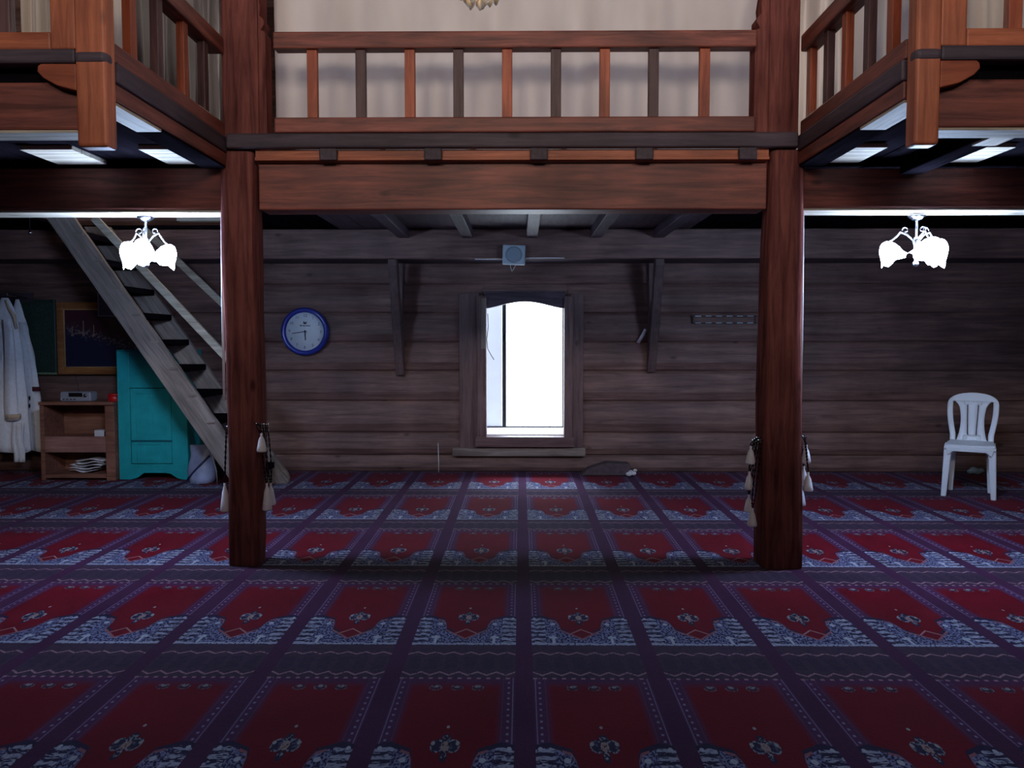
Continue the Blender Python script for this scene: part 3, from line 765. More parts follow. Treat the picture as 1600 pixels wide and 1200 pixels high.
# ------------------------------------------------------------------ hanging lamps
def lamp(label, xp, yp, shades, fin):
    Y = 4.785
    top = P(xp, 336, Y); c = P(xp, yp, Y); zt = P(400, 328, YBM+.04).z-.012
    r = thing('hanging_lamp', label, 'lamp', (c.x, Y, c.z), kind='thing')
    h = zt-c.z
    MB().lathe([(.05, h), (.05, h-.008), (.025, h-.028), (.008, h-.034)], (0, 0, 0), 20).build('canopy', M['iron'], r)
    MB().lathe([(.008, h-.03), (.008, .09), (.02, .08), (.024, .06), (.014, .035), (.012, -.01), (.009, -.05), (.016, -.062), (.012, -.078), (.002, -.085)], (0, 0, 0), 14).build('stem', M['iron'], r)
    for (ang, rad, dz, sc_) in shades:
        u = Vector((math.cos(ang), math.sin(ang), 0))
        e = u*rad + Vector((0, 0, dz))
        arm = MB().tube([(0, 0, .05), u*rad*.35+Vector((0, 0, .10)), u*rad*.62+Vector((0, 0, .115)), u*rad*.75+Vector((0, 0, .09)), e+Vector((0, 0, .062))], .0055, 8)
        sp_ = []
        for k in range(14):
            t = k/13*1.7*PI; rr = .02*(1-k/20); sp_.append(u*(rad*.42+rr*math.cos(t))+Vector((0, 0, .125+rr*math.sin(t))))
        arm.tube(sp_, .003, 6)
        arm.build('arm', M['iron'], r)
        # flower shade tipped outwards: scalloped bell
        tilt = Matrix.Rotation(math.radians(32), 4, u.cross(Vector((0, 0, 1)))*-1)
        rings = []; n = 20
        for (rr, hh) in ((.014, .062), (.028, .052), (.046, .03), (.056, .0), (.062, -.03), (.074, -.052)):
            ring = []
            for k in range(n):
                a_ = 2*PI*k/n; sc2 = 1 + (.10*math.cos(5*a_) if hh < 0 else .03*math.cos(5*a_))*(1 if hh < -.04 else .5)
                p = Vector((rr*sc2*math.cos(a_), rr*sc2*math.sin(a_), hh - (.008*math.cos(5*a_) if hh < -.04 else 0)))*sc_
                ring.append(e + (tilt @ p))
            rings.append(ring)
        rings.append([e + (tilt @ Vector((0.03*math.cos(2*PI*k/n), .03*math.sin(2*PI*k/n), -.035)))*1 for k in range(n)])
        MB().loft(rings).build('glass_shade', M['coolglow'], r)
    return r
lamp('left hanging lamp with glowing white flower shades, in front of the staircase', 229, 396, [(PI*1.06, .085, -.0, 1.1), (PI*1.55, .08, .012, 1.05), (-.1, .125, -.008, .98)], 0)
lamp('right hanging lamp with glowing white flower shades, above the white chair', 1431, 394, [(PI*1.0, .15, -.0, 1.02), (PI*1.68, .085, .008, 1.15), (.12, .13, .012, 1.1)], 0)

# ------------------------------------------------------------------ crystal chandelier hanging in the middle of the hall
a = P(750, 10, 2.9)
ch = thing('chandelier', 'warm crystal chandelier whose lowest drops show at the top edge', 'chandelier', (a.x, 2.9, a.z), kind='thing')
MB().lathe([(.006, ZT-.01-a.z), (.006, .45), (.03, .42), (.045, .36), (.02, .30), (.03, .22), (.05, .16), (.02, .10), (.004, .07)], (0, 0, 0), 16).build('stem', M['gold'], ch)
MB().lathe([(.09, .17), (.10, .18), (.10, .19), (.09, .19)], (0, 0, 0), 24).build('drip_ring', M['gold'], ch)
for k in range(8):
    an = 2*PI*k/8+.2; u = Vector((math.cos(an), math.sin(an), 0))
    MB().tube([u*.03+Vector((0, 0, .2)), u*.14+Vector((0, 0, .14)), u*.24+Vector((0, 0, .18)), u*.28+Vector((0, 0, .27))], .006, 8).build('arm', M['gold'], ch)
    MB().lathe([(.008, .0), (.014, .03), (.012, .05), (.003, .085)], tuple(u*.28+Vector((0, 0, .30))), 10).build('candle_bulb', M['warmglow'], ch)
    MB().lathe([(.012, .0), (.026, .012), (.012, .02), (.009, .04)], tuple(u*.28+Vector((0, 0, .262))), 10).build('cup', M['gold'], ch)
M['crystal'] = plain('warm_crystal_drop', (250, 228, 196), .3, spec=.8)
rnd = random.Random(4)
for ring_r, zz, n in ((.065, .035, 7), (.035, .01, 5), (.09, .11, 9), (.0, -.002, 1)):
    for k in range(n):
        an = 2*PI*k/n+ring_r*9
        q = Vector((ring_r*math.cos(an), ring_r*math.sin(an), zz+rnd.uniform(-.008, .008)))
        MB().lathe([(.002, -.014), (.016, .004), (.013, .02), (.003, .036), (.0012, .09)], tuple(q), 7).build('crystal_drop', M['crystal'], ch)

# ------------------------------------------------------------------ staircase on the left
Y0, Y1 = 6.70, 7.33
lo0, lo1 = P(80, 352, Y0), P(352, 740, Y0)
up0, up1 = P(116, 350, Y0), P(357, 677, Y0)
slope = (lo1.z-lo0.z)/(lo1.x-lo0.x)
xf = lo1.x + (0-lo1.z)/slope                       # foot on the floor, lower edge
offx = (up1.x - (lo1.x + (up1.z-lo1.z)/slope) + up0.x - (lo0.x+(up0.z-lo0.z)/slope))/2
zt = CEIL-.003
st = thing('staircase', 'steep open grey wooden staircase rising behind the left pillar', 'staircase', (xf, Y0, 0), kind='thing')
def strg(y0, y1):
    xt = (zt)/slope
    q = [(0, .002), (offx*.96, .002), (offx, .03)]
    # slightly worn upper edge with notches
    for k in range(1, 24):
        t = k/24; z = .03+(zt-.03)*t
        q.append((offx + z/slope + .006*math.sin(k*2.4)*(.5 if k % 3 else 1), z))
    q += [(offx+xt, zt), (xt, zt)]
    return MB().prism(q, y0, y1, 'Y')
strg(0, .045).build('stringer', M['stair'], st, bevel=.004)
strg(Y1-Y0-.045, Y1-Y0).build('stringer', M['stair'], st, bevel=.004)
nst = 10; wz = (zt-.1)/nst
for k in range(nst):
    z = .2+k*wz
    if z > zt-.05: break
    xm = z/slope + offx*.5
    MB().box(xm-.11, xm+.125, .046, Y1-Y0-.046, z-.05, z).build('tread', M['sootY'], st, bevel=.004)
    MB().box(xm+.05, xm+.115, -.014, -.0005, z-.03, z-.008).build('tenon', M['greyX'], st)
# two pale hand poles
def pole(x0, y0, x1, y1, Y, r_, nm, lab):
    a, b_ = P(x0, y0, Y), P(x1, y1, Y)
    d = (b_-a).normalized(); n = Vector((-d.z, 0, d.x)); 
    pts = [a+n*r_, b_+n*r_, b_-n*r_, a-n*r_]
    tag(MB().prism([(p.x, p.z) for p in pts], Y, Y+.035, 'Y').build(nm, M['paleX'], bevel=.004), lab, 'handrail', 'stair handrails')
pole(145, 339.5, 392, 600, 6.62, .030, 'hand_pole', 'longer pale handrail pole of the staircase, passing below the lamp')
pole(224.5, 358.5, 392, 517, 7.42, .030, 'hand_pole', 'shorter pale handrail pole of the staircase, farther from the camera')
# newels carrying the poles, behind the pillar
q = P(391, 600, 6.64); tag(MB().box(q.x-.03, q.x+.03, 6.655, 6.683, 0, q.z+.03).build('stair_newel', M['brownZ']), 'slim newel at the near foot of the staircase, behind the left pillar', 'post', kind='thing')
q = P(390, 517, 7.46); tag(MB().box(q.x-.03, q.x+.03, 7.46, 7.50, 0, q.z+.03).build('stair_newel', M['brownZ']), 'slim newel at the far foot of the staircase, behind the left pillar', 'post', kind='thing')
# short pale trimmer across the stair opening
a = P(276, 345, 6.56); b_ = P(352, 331, 6.56)
tag(MB().box(a.x, b_.x, 6.56, 6.64, a.z, CEIL-.001).build('stair_trimmer', M['paleX']), 'short pale wood block at the ceiling over the staircase beside the left pillar', 'block')
# foot board to the right of the pillar
a = P(416, 751, 7.55); b_ = P(453, 748, 7.55)
tag(MB().prism([(a.x-.2, .0), (b_.x, .0), (b_.x-.01, .05), (a.x+.04, P(420, 700, 7.55).z), (a.x-.1, P(420, 700, 7.55).z+.03)], 7.52, 7.57, 'Y').build('foot_board', M['greyX'], bevel=.004),
    'grey slanted foot board on the carpet right behind the left pillar', 'board')

# ------------------------------------------------------------------ turquoise cabinet under the stairs
YC = 7.5
a = P(187, 752, YC); b_ = P(290, 550, YC); Wc = b_.x-a.x; Hc = b_.z
cb = thing('cabinet', 'turquoise painted wooden cabinet beneath the staircase', 'cabinet', (a.x, YC, 0))
MB().box(0, .025, .02, .38, 0, Hc).box(Wc-.025, Wc, .02, .38, 0, Hc).box(.025, Wc-.025, .355, .38, .1, Hc).box(.025, Wc-.025, .02, .355, .1, .12).box(0, Wc, .0, .38, Hc, Hc+.02).build('carcass', M['teal'], cb, bevel=.004)
def cz(y): return P(200, y, YC).z
def cx_(x): return P(x, 650, YC).x-a.x
apr = [(0, 0), (cx_(203), 0), (cx_(213), .018), (cx_(222), .06), (cx_(228), cz(739)), (cx_(256), cz(739)), (cx_(264), .055), (cx_(275), .012), (cx_(284), 0), (Wc, 0), (Wc, cz(725)), (0, cz(725))]
MB().prism(apr, 0, .02, 'Y').build('apron', M['teal'], cb, bevel=.003)
MB().box(0, cx_(203), 0, .02, cz(725), Hc).box(cx_(268), Wc, 0, .02, cz(725), Hc).box(cx_(203), cx_(268), 0, .02, cz(606), Hc).build('face_frame', M['teal'], cb, bevel=.003)
dr = MB(); x0, x1 = cx_(204), cx_(267); zt_, zb_ = cz(607), cz(688)
dr.box(x0, x1, .012, .02, zb_, zt_)
sw = .05
dr.box(x0, x0+sw, .002, .012, zb_, zt_).box(x1-sw, x1, .002, .012, zb_, zt_).box((x0+x1)/2-.02, (x0+x1)/2+.02, .002, .012, zb_+.05, zt_-.05)
dr.box(x0+sw, x1-sw, .002, .012, zt_-.05, zt_).box(x0+sw, x1-sw, .002, .012, zb_, zb_+.05)
d_ = dr.build('door', M['teal'], cb, bevel=.003)
lw = MB(); lw.box(x0, x1, .012, .02, cz(724), cz(691)); lw.box(x0, x0+sw, .003, .012, cz(724), cz(691)).box(x1-sw, x1, .003, .012, cz(724), cz(691)).box(x0+sw, x1-sw, .003, .012, cz(724), cz(719)).box(x0+sw, x1-sw, .003, .012, cz(695), cz(691))
lw.build('drawer', M['teal'], cb, bevel=.003)
MB().box(x0-.005, x1+.01, .010, .021, cz(691), cz(688)).build('groove', M['tealdark'], cb)

# ------------------------------------------------------------------ open shelf unit, and what is on it
YSu = 7.45
a = P(65, 754, YSu); b_ = P(186, 628, YSu); Ws = P(187, 752, 7.5).x-.012-a.x; Hs = b_.z
su_ = thing('shelf_unit', 'low open brown shelf unit between the white robes and the turquoise cabinet', 'shelf', (a.x, YSu, 0))
def sz(y): return P(100, y, YSu).z
MB().box(0, Ws, -.02, .36, Hs-.03, Hs).build('top_board', M['orangeshelf'], su_, bevel=.005)
MB().box(0, .04, 0, .35, 0, Hs-.031).build('side_panel', M['orangeshelf'], su_, bevel=.004)
MB().box(Ws-.085, Ws, 0, .35, 0, Hs-.031).build('side_panel', M['orangeshelf'], su_, bevel=.004)
MB().box(.041, Ws-.086, .33, .35, .05, Hs-.031).build('back_panel', M['orangeshelf'], su_)
MB().box(.041, Ws-.086, .0, .022, sz(707), sz(682)).build('shelf_front', M['pinkshelf'], su_, bevel=.004)
MB().box(.041, Ws-.086, .022, .33, sz(684)-.02, sz(684)).build('shelf_board', M['orangeshelf'], su_)
MB().box(.041, Ws-.086, .0, .33, sz(747), sz(741)).build('bottom_board', M['orangeshelf'], su_, bevel=.003)
# radio
q = P(118, 626, 7.5)
rd_ = thing('radio', 'small silver radio with raised aerial on the shelf unit', 'radio', (q.x, 7.56, Hs+.001), math.radians(-3))
wr_ = 25*7.5/F; hr = 15*7.5/F
MB().box(-wr_, wr_, -.06, .06, 0, hr).build('case', M['silver'], rd_, bevel=.012)
MB().box(-.06, .07, -.0625, -.059, hr*.48, hr*.9).build('display', M['black'], rd_)
MB().lathe([(.016, .0), (.016, .008), (.002, .01)], (.10, -.06, hr*.62), 16, 'Y').build('dial_knob', M['iron'], rd_)
for k in range(4): MB().box(-.12+k*.035, -.10+k*.035, -.0625, -.059, hr*.16, hr*.26).build('button', M['darkmetal'], rd_)
MB().tube([(-.03, .05, hr), (-.045, .05, hr+.08), (-.062, .05, hr+.155)], [.004, .003, .002], 6).build('aerial', M['iron'], rd_)
# red tin
q = P(175, 626, 7.5)
tn = thing('tin', 'small round red tin on the right end of the shelf unit', 'tin', (q.x, 7.55, Hs+.001))
MB().lathe([(.056, .0), (.058, .004), (.058, .045), (.054, .05)], (0, 0, 0), 28).build('can', M['redtin'], tn)
MB().lathe([(.060, .05), (.060, .066), (.056, .07), (.001, .07)], (0, 0, 0), 28).build('lid', M['redtin'], tn)
# white box with black end
q = P(160, 681, 7.55)
bx = thing('carton', 'small white carton with a black end on the middle shelf', 'box', (q.x, 7.56, sz(684)+.001))
MB().box(-.06, .03, -.04, .04, 0, .062).build('body', M['paper'], bx, bevel=.003)
MB().box(.03, .062, -.038, .038, 0, .055).build('black_end', M['black'], bx, bevel=.01)
# loose papers in the lower compartment
zf = sz(741)
for i in range(5):
    q = P(140+(i-2)*3, 730, 7.58); L_ = .12+.015*(i % 3); rot = (-.25, .12, -.08, .2, .02)[i]
    g = []
    for r_ in range(4):
        g.append([(-L_+2*L_*c_/8, -.09+.06*r_, .012*math.sin(c_*.9+i)*.8) for c_ in range(9)])
    o = MB().sheet(g).build('paper_sheet', M['paper'], solid=.005)
    o.location = (q.x, 7.6, zf+.018+i*.026); o.rotation_euler = (0, 0, rot)
    tag(o, 'loose white papers heaped in the bottom of the shelf unit', 'paper', 'papers in the shelf unit')

# ------------------------------------------------------------------ plastic bag and thin stick by the cabinet
a = P(291, 752, 7.3); b_ = P(332, 697, 7.3); wb2 = (b_.x-a.x)/2
bgx = thing('plastic_bag', 'crumpled grey-blue plastic bag on the carpet right of the turquoise cabinet', 'bag', ((a.x+b_.x)/2, 7.36, 0))
rings = []
for i in range(9):
    t = i/8; z = .004+t*(b_.z); wx = wb2*(1.0-.25*abs(t-.25)+.05*math.sin(7*t)); dy = .10*(1-t)**.6+.012
    rings.append([Vector((wx*math.cos(2*PI*k/20)*(1+.05*math.sin(5*k+i)), dy*math.sin(2*PI*k/20)*(1+.12*math.sin(3*k+2*i)), z)) for k in range(20)])
MB().loft(rings).build('bag_body', M['bag'], bgx)
pr = []
for k in range(7):
    t = k/6; zz = b_.z*(.12+.62*t); xx = wb2*(-.85+1.6*t); dy = .10*(1-(zz/b_.z))**.6+.012
    pr.append((xx, -dy*max(.12, (1-(xx/wb2*.97)**2))**.5-.006, zz))
MB().tube(pr, .010, 6).build('dark_stripe', M['bagdark'], bgx)
a = P(329, 703, 7.2); b_ = P(338, 736, 7.2)
tag(MB().tube([FL(340, 757), (b_.x, 7.2, b_.z), (a.x, 7.2, a.z)], .004, 6).build('thin_rod', M['cable']), 'thin white rod leaning beside the plastic bag below the stairs', 'rod')

# ------------------------------------------------------------------ pictures on the far wall, left
def picture_mat():
    m, nt, b = newmat('night_city_print'); N = nt.nodes.new; L = nt.links.new
    tc = N('ShaderNodeTexCoord'); sp_ = N('ShaderNodeSeparateXYZ'); L(tc.outputs['Object'], sp_.inputs[0])
    n = N('ShaderNodeTexNoise'); n.inputs['Scale'].default_value = 55; n.inputs['Detail'].default_value = 5; L(tc.outputs['Object'], n.inputs['Vector'])
    # distance to a sloping shoreline
    ma = N('ShaderNodeMath'); ma.operation = 'MULTIPLY_ADD'; L(sp_.outputs[0], ma.inputs[0]); ma.inputs[1].default_value = .28; L(sp_.outputs[2], ma.inputs[2])
    mr = N('ShaderNodeMapRange'); L(ma.outputs[0], mr.inputs['Value']); mr.inputs['From Min'].default_value = -.05; mr.inputs['From Max'].default_value = .05
    mx = N('ShaderNodeMix'); mx.data_type = 'RGBA'; L(mr.outputs['Result'], mx.inputs['Factor'])
    mx.inputs['A'].default_value = lin((34, 36, 66)); mx.inputs['B'].default_value = lin((70, 36, 46))
    ab_ = N('ShaderNodeMath'); ab_.operation = 'ABSOLUTE'; L(ma.outputs[0], ab_.inputs[0])
    mr2 = N('ShaderNodeMapRange'); L(ab_.outputs[0], mr2.inputs['Value']); mr2.inputs['From Min'].default_value = 0; mr2.inputs['From Max'].default_value = .12
    mr2.inputs['To Min'].default_value = .52; mr2.inputs['To Max'].default_value = .78
    gt = N('ShaderNodeMath'); gt.operation = 'GREATER_THAN'; L(n.outputs['Fac'], gt.inputs[0]); L(mr2.outputs['Result'], gt.inputs[1])
    m2 = N('ShaderNodeMix'); m2.data_type = 'RGBA'; L(gt.outputs[0], m2.inputs['Factor']); L(mx.outputs['Result'], m2.inputs['A']); m2.inputs['B'].default_value = lin((112, 106, 110))
    L(m2.outputs['Result'], b.inputs['Base Color']); b.inputs['Roughness'].default_value = .3
    return m
M['print'] = picture_mat()
YP = YB-.075
a = P(92, 585, YP); b_ = P(232, 472, YP); Wp = b_.x-a.x; Hp = b_.z-a.z
pc = thing('framed_picture', 'framed dark night city picture above the shelf unit', 'picture', ((a.x+b_.x)/2, YP, (a.z+b_.z)/2))
fw = .068
fr_ = MB(); fr_.box(-Wp/2, -Wp/2+fw, -.02, .02, -Hp/2, Hp/2).box(Wp/2-fw, Wp/2, -.02, .02, -Hp/2, Hp/2).box(-Wp/2+fw, Wp/2-fw, -.02, .02, -Hp/2, -Hp/2+fw).box(-Wp/2+fw, Wp/2-fw, -.02, .02, Hp/2-fw, Hp/2)
fr_.build('frame', M['goldframe'], pc, bevel=.006)
i_ = fw; s_ = .008
fr2 = MB(); fr2.box(-Wp/2+i_, -Wp/2+i_+s_, -.014, .01, -Hp/2+i_, Hp/2-i_).box(Wp/2-i_-s_, Wp/2-i_, -.014, .01, -Hp/2+i_, Hp/2-i_).box(-Wp/2+i_, Wp/2-i_, -.014, .01, -Hp/2+i_, -Hp/2+i_+s_).box(-Wp/2+i_, Wp/2-i_, -.014, .01, Hp/2-i_-s_, Hp/2-i_)
fr2.build('slip', M['gold'], pc)
MB().box(-Wp/2+i_, Wp/2-i_, -.006, .002, -Hp/2+i_, Hp/2-i_).build('print', M['print'], pc)
lt = MB()
for xx, hh in ((-.30, .10), (-.19, .15), (-.09, .11)):
    lt.box(xx-.004, xx+.004, -.008, -.006, .02, .02+hh); lt.box(xx-.011, xx+.011, -.008, -.006, .02, .045)
lt.box(-.28, -.15, -.008, -.006, .045, .055)
lt.build('lit_towers', plain('printed_lights', (150, 120, 112), .4), pc)
# small notice sheet in front of the picture's upper right part
a = P(152, 494, YP-.05); b_ = P(215, 456, YP-.05)
nt_ = thing('notice_sheet', 'pale edged glazed notice overlapping the top of the night city picture', 'notice', (a.x, YP-.025, a.z))
MB().box(0, b_.x-a.x, -.008, 0, 0, b_.z-a.z).build('sheet', plain('dim_notice_paper', (74, 66, 84), .3), nt_)
w_, h_ = b_.x-a.x, b_.z-a.z
MB().box(0, .006, -.011, -.008, 0, h_).box(w_-.006, w_, -.011, -.008, 0, h_).box(.006, w_-.006, -.011, -.008, 0, .006).box(.006, w_-.006, -.011, -.008, h_-.006, h_).build('edge', plain('pale_notice_edge', (150, 146, 160), .5), nt_)
# green hanging cloth
a = P(-40, 585, YB-.06); b_ = P(87, 468, YB-.06)
gh = thing('wall_hanging', 'dark green wall hanging with a pale hem behind the white robes', 'wall hanging', (a.x, YB-.06, a.z))
w_, h_ = b_.x-a.x, b_.z-a.z
g = [[(w_*c_/16, -.008*math.sin(c_*1.1+r_*.2), h_*r_/8) for c_ in range(17)] for r_ in range(9)]
MB().sheet(g).build('cloth', plain('dark_green_cloth', (44, 66, 58), .85, noise=.3, nscale=60), gh, solid=.006)
MB().box(0, w_, -.02, -.012, .0, .02).build('hem', plain('pale_green_hem', (128, 146, 118), .8, noise=.4, nscale=40), gh)
MB().box(w_-.012, w_, -.02, -.012, .02, h_).build('side_edge', plain('grey_green_edge', (86, 98, 100), .8), gh)

# ------------------------------------------------------------------ two white robes on a peg rail
pgx = P(-10, 462, 7.9).x
pg = thing('peg_rail', 'dark peg rail on the log wall above the white robes', 'rail', (pgx, YB-.045, 1.70))
MB().box(-.45, .36, -.025, 0, -.04, .05).build('board', M['darkX'], pg, bevel=.004)
PEG1, PEG2 = P(14, 466, 7.66), P(31, 468, 7.84)
for q, yl in ((PEG1, 7.64), (PEG2, 7.8)):
    MB().tube([(q.x-pgx, -.025, .0), (q.x-pgx, yl-YB+.045, .012), (q.x-pgx, yl-YB+.035, .04)], .008, 8).build('peg', M['iron'], pg)
def robe(label, peg, Yc, zhem, prof, sleeves, seed, lean=0, depth=.075):
    rnd = random.Random(seed); ph = rnd.uniform(0, 6)
    r = thing('white_robe', label, 'robe', (peg.x, Yc, zhem), group='white robes on the pegs')
    H = peg.z-zhem; n = 40; rings = []
    def W(t):
        for (t0, w0), (t1, w1) in zip(prof[:-1], prof[1:]):
            if t0 <= t <= t1: k = (t-t0)/(t1-t0); k = k*k*(3-2*k); return w0+(w1-w0)*k
        return prof[-1][1]
    m = 26
    for i in range(m+1):
        t = i/m                                    # 0 hem, 1 top
        wv = W(t); d = depth*(.35+.65*min(1, (1-t)*3)) * (.9 if t > .1 else 1)
        cx = lean*(1-t)
        ring = []
        for k in range(n):
            a_ = 2*PI*k/n
            fo = 1 + .16*(1-t)**.5*math.sin(7*a_+ph+1.5*t) + .07*(1-t)*math.sin(13*a_+2*ph)
            ring.append(Vector((cx+wv*math.cos(a_)*(1+.03*math.sin(5*a_+ph)*(1-t)), d*math.sin(a_)*fo, H*t + .012*math.sin(3*a_+ph)*(1-t))))
        rings.append(ring)
    MB().loft(rings).build('body', M['robe'], r)
    for (x0, z0, x1, z1, w0, w1, yo) in sleeves:
        pts = []; rs = []
        sl = []
        for k in range(13):
            t = k/12; x = x0+(x1-x0)*t + .012*math.sin(4*t+ph); z = z0+(z1-z0)*t
            wv = w0+(w1-w0)*t
            sl.append([Vector((x+wv*math.cos(2*PI*j/16), yo+.6*wv*math.sin(2*PI*j/16)*(1+.15*math.sin(5*2*PI*j/16+t*3)), z)) for j in range(16)])
        s = MB().loft(sl).build('sleeve', M['robe'], r)
        cu = []
        for k in range(3):
            z = z1+.012+.022*k; wv = w1*1.05
            cu.append([Vector((x1+wv*math.cos(2*PI*j/16), yo+.63*wv*math.sin(2*PI*j/16), z)) for j in range(16)])
        MB().loft(cu, cap=False).build('cuff_trim', M['robe_trim'] if seed == 2 else M['robe_collar'], s, solid=.004)
    return r
def pz(y, Y): return P(30, y, Y).z
YR1, YR2 = 7.60, 7.80
k1 = YR1/F; k2 = YR2/F
zh1 = pz(706, YR1); H1 = PEG1.z-zh1
r1 = robe('front white robe on the pegs, its beige collar open', PEG1, YR1, zh1, [(0, .20), (.3, .185), (.6, .16), (.8, .125), (.93, .085), (1, .03)],
     [(.06, H1*.86, .095, pz(655, YR1)-zh1, .04, .062, -.085)], 1, lean=-.01)
zh2 = pz(704, YR2); H2 = PEG2.z-zh2
r2 = robe('rear white robe with dark red cuff trim, nearer the shelf unit', PEG2, YR2, zh2, [(0, .20), (.3, .18), (.6, .14), (.8, .09), (.93, .045), (1, .012)],
     [(.055, H2*.85, .165, pz(613, YR2)-zh2, .03, .038, -.02)], 2, lean=.025, depth=.06)
# collar band and hem lap on the front robe, side slits on the rear one
MB().tube([(.035, -.05, H1*.985), (.075, -.062, H1*.93), (.115, -.055, H1*.885), (.13, -.05, H1*.80)], [.008, .012, .014, .01], 8).build('collar', M['robe_collar'], r1)
x_, = (P(30, 700, YR1-.1).x-PEG1.x,)
g = []
for i in range(9):
    z = pz(722-(722-660)*i/8, YR1-.1)-zh1; g.append([(x_-.05+.1*c_/6+.006*math.sin(i), -.105-.008*math.sin(c_*2+i*.4), z) for c_ in range(7)])
MB().sheet(g).build('hanging_lap', M['robe'], r1, solid=.006)
for yy_ in (622, 634): 
    q = P(46, yy_, YR2-.07); MB().ball((q.x-PEG2.x, -.068, q.z-zh2), (.009, .006, .022)).build('side_toggle', M['ink'], r2)
# little metal hook hanging under the ceiling at the far left
q = P(47, 365, 6.4); zt_ = CEIL-.001
hk = thing('ceiling_hook', 'tiny bright metal hook hanging from the ceiling far left', 'hook', (q.x, 6.4, q.z))
MB().tube([(0, 0, zt_-q.z), (0, 0, .03)], .0025, 6).build('shank', M['darkmetal'], hk)
MB().lathe([(.002, .035), (.011, .012), (.013, .0), (.004, -.008)], (0, 0, 0), 12).build('weight', M['iron'], hk)

# ------------------------------------------------------------------ prayer beads with white tassels on nails round the pillars
def beads(label, pil, b0, dx, wb_, wt, side, nail_y, tass, fr_off, group):
    """tass: photo x,y of the tassel top; side -1 left / +1 right of the pillar"""
    Y = 4.70+fr_off
    tp = P(tass[0], tass[1], Y)
    zN = P(1200, nail_y, Y).z
    t = zN/2.32; h = wb_+(wt-wb_)*min(1, t*1.15); face = b0.x+dx*t+side*h
    zr = P(tass[0], tass[1]+tass[2], Y).z
    r = thing('prayer_beads', label, 'prayer beads', (face+side*.004, Y, zr), group=group)
    nx = side*.012
    MB().tube([(-side*.03, .06, zN-zr), (nx, -.004, zN-zr+.003)] if fr_off < -.1 else [(-side*.012, 0, zN-zr), (side*.022, 0, zN-zr+.003)], .004, 8).build('nail', M['iron'], r)
    tx = tp.x-(face+side*.004); Ht = tp.z-zr
    tl = zr/2.32; low = b0.x+dx*tl+side*(wb_+(wt-wb_)*min(1, tl*1.15)) - (face+side*.004)
    if fr_off > -.1: tx = side*max(side*tx, side*low+.034)
    pts = []; rs = []
    n = 64
    for k in range(n+1):
        q = k/n; a_ = 2*PI*q
        z = zN-zr + (Ht+.01-(zN-zr))*(.5-.5*math.cos(a_))
        x = nx + (tx-nx)*(.5-.5*math.cos(a_)) + .012*math.sin(a_)*side*.5
        pts.append(Vector((x, .014*math.sin(a_), z))); rs.append(.0055 if k % 2 else .0022)
    MB().tube(pts, rs, 6).build('bead_string', M['bead'], r)
    hgt = Ht
    MB().lathe([(.004, hgt+.012), (.007, hgt+.002), (.006, hgt-.008), (.016, hgt*.72), (.023, hgt*.35), (.028, .008), (.025, .0), (.002, .004)], (tx, 0, 0), 14).build('tassel', M['tassel'], r)
RG, LG = 'prayer beads on the right pillar', 'prayer beads on the left pillar'
la = (lp, lpb, lpd, .088, .099); ra = (rp, rpb, rpd, .118, .098)
beads('prayer beads on the left side of the left pillar, white tassel low', *la, -1, 668, (360, 757, 42), -.02, LG)
beads('prayer beads on the left pillar whose white tassel hangs highest', *la, 1, 664, (408.5, 679, 27), -.135, LG)
beads('prayer beads right of the left pillar, nearer of the two low white tassels', *la, 1, 664, (417, 757, 40), -.05, LG)
beads('prayer beads right of the left pillar, farther of the two low white tassels', *la, 1, 664, (423, 757, 32), .03, LG)
beads('prayer beads on the left of the right pillar, topmost white tassel', *ra, -1, 684, (1173, 699, 26), -.04, RG)
beads('prayer beads on the left of the right pillar, second white tassel from the top', *ra, -1, 686, (1171, 739, 26), .0, RG)
beads('prayer beads on the left of the right pillar, third white tassel from the top', *ra, -1, 688, (1170, 775, 25), .04, RG)
beads('prayer beads on the left of the right pillar, lowest white tassel', *ra, -1, 688, (1175.5, 796, 26), -.075, RG)
beads('prayer beads on the right of the right pillar, slim topmost white tassel', *ra, 1, 682, (1245, 697, 27), -.04, RG)
beads('prayer beads on the right of the right pillar, wide tassel below the top one', *ra, 1, 682, (1251, 731, 29), .0, RG)
beads('prayer beads on the right of the right pillar, tassel against the wood', *ra, 1, 684, (1244.5, 740, 27), -.075, RG)
beads('prayer beads on the right of the right pillar, lowest white tassel', *ra, 1, 684, (1250, 762, 28), .04, RG)

# ------------------------------------------------------------------ white plastic chair
fl_, frr = FL(1471.5, 775), FL(1555, 783)
rl, rr_ = FL(1484, 765), FL(1548, 771)
fm = (fl_+frr)/2; bm_ = (rl+rr_)/2
dirf = (fm-bm_); rz = math.atan2(dirf.y, dirf.x)+PI/2         # local -Y faces forwards
cc = (fm+bm_)/2
chr_ = thing('plastic_chair', 'white armless plastic chair standing by the log wall at the right', 'chair', (cc.x, cc.y, 0), rz)
D2 = dirf.length/2; W2 = (frr-fl_).length/2; SZ = .435
def leg(xb, yb, xt, yt, zt, wb2, wt2):
    rings = []
    for i in range(5):
        t = i/4; x = xb+(xt-xb)*t; y = yb+(yt-yb)*t; hw = wb2+(wt2-wb2)*t
        rings.append([Vector((x+sx*hw, y+sy*hw*.75, zt*t)) for sx, sy in ((-1, -1), (1, -1), (1, 1), (-1, 1))])
    return MB().loft(rings, smooth=False)
for sx in (-1, 1):
    leg(sx*(W2-.012), -D2+.012, sx*(W2-.035), -D2+.05, SZ-.01, .020, .030).build('leg', M['plastic'], chr_, bevel=.008)
    leg(sx*(W2-.045), D2-.01, sx*(W2-.06), D2-.03, SZ-.01, .017, .026).build('leg', M['plastic'], chr_, bevel=.008)
g = []
